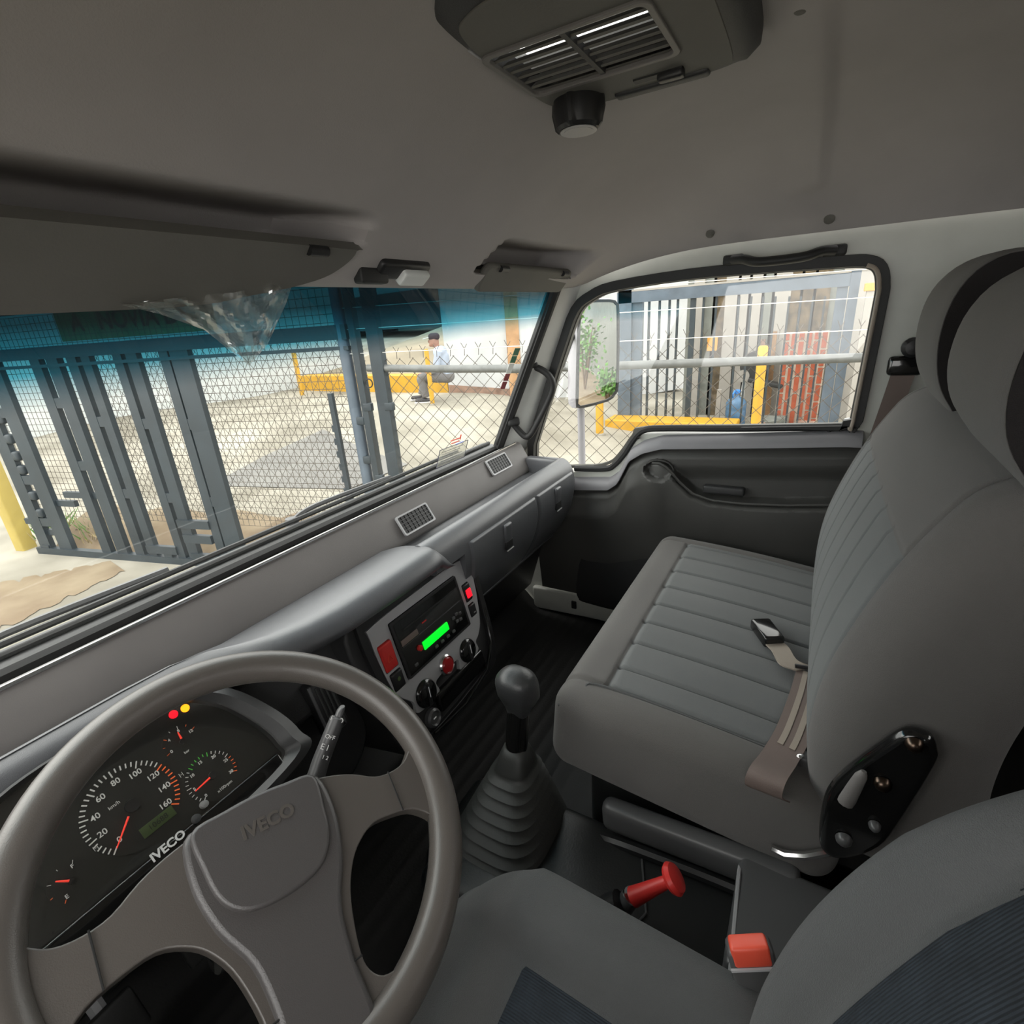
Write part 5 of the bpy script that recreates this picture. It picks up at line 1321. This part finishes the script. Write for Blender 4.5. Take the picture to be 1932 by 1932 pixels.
for k, (u0, v0, u1, v1, lab) in enumerate(((1462, 625, 1448, 780, 'rough timber length leaning beside the brick pillar'), (1440, 640, 1436, 790, 'thin reddish plank leaning on the sheet fence'), (1358, 735, 1352, 795, 'short pale post by the water jug'))):
    p0 = onx(u0, v0, 9.54 if k < 2 else 8.7); p1 = onx(u1, v1, 9.44 if k < 2 else 8.7); p1.z = g(p1.x, p1.y)
    rt = root(('timber_plank', 'timber_plank', 'pale_post')[k], tuple(p1), lab, ('plank', 'plank', 'post')[k])
    ob('length', tube([p1, p0], .05, 4), M_[('timber', 'wall_base', 'pale_sheet')[k]], rt, smooth=0)
random.seed(11)
for u, x, r, m, lab in ((1432, 8.6, .10, 'wall_base', 'brown broken stone lying right of the tall bollard'), (1462, 8.75, .15, 'grey_sheet', 'largest grey stone in front of the brick pillar'), (1490, 8.55, .09, 'pale_sheet', 'pale stone at the middle of the brick pillar foot'), (1522, 8.6, .12, 'wall_base', 'brown stone at the right end of the brick pillar')):
    p = onx(u, 785, x); z = g(p.x, p.y)
    ob('rubble_stone', rbox((r, r*1.2, r*.7), r*.5, (1, 1, 1), 2, lambda q, c: V(q)*(.85+.3*random.random())), M_[m], M=T(p.x, p.y, z+r*.55), label=lab, cat='stone', group='rubble by the brick pillar', smooth=0)
cpp = onx(1625, 690, 8.0); cpz = g(8.0, cpp.y)
rp_ = root('capped_post', (8.0, cpp.y, cpz), 'grey concrete post with small orange cap near the window edge', 'post')
hp2 = onx(1630, 550, 8.0).z
ob('shaft', box(.16, .16, hp2-cpz), M_['pale_sheet'], rp_, M=T(8.0, cpp.y, (hp2+cpz)/2), smooth=0)
ob('cap', rbox((.10, .11, .05), .01, (1, 1, 1), 1), M_['orange_paint'], rp_, M=T(8.0, cpp.y, hp2+.05), smooth=0)
# ------------------------------------------------------------------ side mirror
Pm = onx(1122, 665, 1.13); dI = (Pm-CAM).normalized(); oD = V((.185, -1, -.14)).normalized(); mN = (oD-dI).normalized()
sm = root('side_mirror', tuple(onx(1092, 885, 1.06)), 'tall rectangular side mirror on a grey arm outside the passenger door', 'mirror')
mx_ = V((0, 0, 1)).cross(mN).normalized(); mM = frame(Pm, mx_, (0, 0, 1), mN); mMi = mM.inverted()
mo = [(lambda q: (q.x, q.y))(mMi @ onp(u, v, Pm, mN)) for u, v in ((1092, 575), (1102, 568), (1150, 566), (1162, 572), (1166, 590), (1165, 720), (1160, 742), (1145, 756), (1100, 768), (1090, 766), (1087, 750))]
ob('mirror_glass', prism(offs(sp2(mo, 2), -.006), .001, .003), M_['mirror'], sm, M=mM, smooth=0, label='mirror glass')
ob('mirror_rim', plate(offs(sp2(mo, 2), .002), [offs(sp2(mo, 2), -.007)], -.002, .006), M_['rubber'], sm, M=mM)
def mring(sc_, z): 
    cx_ = sum(p[0] for p in mo)/len(mo); cy_ = sum(p[1] for p in mo)/len(mo)
    return [(cx_+(x-cx_)*sc_, cy_+(y-cy_)*sc_, z) for x, y in offs(sp2(mo, 2), .003)]
ob('mirror_housing', loft([mring(1, 0), mring(1.02, -.02), mring(.96, -.05), mring(.75, -.07)]), M_['mirror_shell'], sm, M=mM, smooth=60)
arm = [onx(1096, 765, 1.13), onx(1097, 820, 1.12), onx(1098, 885, 1.10), onx(1095, 960, 1.02), onx(1085, 1010, .94)]
ob('arm', tube(smooth_path(arm, 5), .0135, 12), M_['mirror_shell'], sm)
ob('upper_bracket', tube([onx(1092, 600, 1.14), onx(1060, 690, .95)], .009, 8), M_['rubber'], sm)
# behind the truck: seen in the mirror
bw_ = root('boundary_wall', (3.6, -6, GZ), 'grey block boundary wall running behind the truck', 'wall')
ob('blocks', box(.2, 12, 1.7), M_['grey_sheet'], bw_, M=T(3.1, -8.6, GZ+.85), smooth=0)
ob('coping', box(.26, 12, .08), M_['pale_sheet'], bw_, M=T(3.1, -8.6, GZ+1.73), smooth=0)
def dpath(i, j):
    x = lerp(1.2, 2.95, i); y = lerp(-1.5, -15, j); return (x, y, g(x, y)+.008)
ob('dirt_path', grid(dpath, 6, 20), MAT['dirt'], label='tan dirt path behind the truck seen in the mirror', cat='path', fix=False)
random.seed(5)
for k, (x, y, h) in enumerate(((2.62, -6.0, .7), (2.5, -7.6, 1.3), (2.45, -9.6, 1.9), (2.05, -13.2, 2.4))):
    rt = root('shrub', (x, y, GZ), ('low', 'knee-high', 'tall', 'tallest')[k]+' green shrub by the boundary wall in the mirror', 'shrub', 'shrubs by the wall')
    st_ = MB(); lf = MB()
    for q in range(7):
        a = random.uniform(0, 6.28); t = V((x+.25*h*math.cos(a)*random.random(), y+.25*h*math.sin(a)*random.random(), GZ+h*random.uniform(.6, 1)))
        st_.add(tube([(x, y, GZ), V((x, y, GZ)).lerp(t, .6)+V((0, 0, .1)), t], [.02, .014, .006], 5))
        for l_ in range(40):
            c = V((x, y, GZ+.1)).lerp(t, random.uniform(.35, 1.05))+V((random.gauss(0, .09*h), random.gauss(0, .09*h), random.gauss(0, .06*h)))
            d = V((random.gauss(0, 1), random.gauss(0, 1), random.gauss(.3, 1))).normalized(); e = d.orthogonal().normalized()*.035*max(.8, h*.6); d = d*.11*max(.8, h*.6)
            lf.add(([c, c+d*.5+e, c+d, c+d*.5-e], [(0, 1, 2, 3)]))
    ob('stems', st_, M_['bark'], rt); ob('foliage', lf, M_['leaf'], rt, smooth=0, fix=False, kind='stuff')
# weeds by the gate foot
for k, (u, v) in enumerate(((110, 1000), (170, 1015), (205, 1000), (90, 1000))):
    a = fp(u, v, -.35); p = FM @ V((a[0], 0, -.35)); lf = MB()
    for q in range(50):
        c = p+V((random.gauss(0, .12), random.gauss(0, .12), .08)); d = V((random.gauss(0, .5), random.gauss(0, .5), 1)).normalized()*random.uniform(.1, .28); e = d.orthogonal().normalized()*.012
        lf.add(([c-e, c+e, c+d], [(0, 1, 2)]))
    ob('weed_tuft', lf, M_['leaf' if k % 2 else 'leaf_dry'], label=('dry', 'green', 'pale dry', 'fresh green')[k]+' weed tuft behind the foot of the gate', cat='weeds', group='weeds along the gate', smooth=0, fix=False)
# ------------------------------------------------------------------ truck outside: cowl, wipers
co = root('front_cowl', (0, 1.0, .60), 'dusty dark cowl panel below the windscreen outside', 'cowl')
ob('cowl_panel', sweep([(.935, .672), (.958, .688), (1.00, .690), (1.06, .66), (1.08, .60), (1.0, .56), (.94, .60)], -.88, .84, 6), M_['cover_plastic'], co, smooth=60)
ob('cowl_lip', tube([(-.88, .968, .694), (.83, .968, .694)], .006, 8), M_['rubber'], co)
for k, (x0, x1, lab) in enumerate(((-.60, .05, 'wiper blade lying along the glass in front of the driver'), (-.02, .66, 'wiper blade lying along the glass on the passenger side'))):
    rt = root('windscreen_wiper', ((x0+x1)/2, .95, .70), lab, 'wiper', 'windscreen wipers')
    ob('blade', tube([(x0, .985, .704), (x1, .980, .706)], .0055, 6), M_['rubber'], rt)
    ob('wiper_arm', tube(smooth_path([(lerp(x0, x1, .1), 1.02, .690), (lerp(x0, x1, .2), 1.015, .706), (lerp(x0, x1, .55), .99, .710)], 5), .006, 6), M_['cover_plastic'], rt)
    ob('spindle', lathe([(.016, 0), (.014, .018), (.001, .02)], 14), M_['cover_plastic'], rt, M=T(lerp(x0, x1, .1), 1.02, .680))
hs = root('washer_hose', (.06, .97, .68), 'thin dark washer hose looping over the cowl', 'hose')
ob('hose', tube(smooth_path([onp(555, 1062, (0, .97, .67), (0, .6, -.8)), onp(575, 1015, (0, .96, .70), (0, 1, 0)), onp(610, 985, (0, .96, .70), (0, 1, 0)), onp(645, 985, (0, .96, .70), (0, 1, 0))], 6), .003, 6), M_['rubber'], hs)
ob('white_clip', tube([onp(562, 1012, (0, .965, .69), (0, 1, 0)), onp(572, 1025, (0, .965, .69), (0, 1, 0)), onp(571, 1045, (0, .965, .69), (0, 1, 0))], .005, 6), M_['sticker_white'], hs)
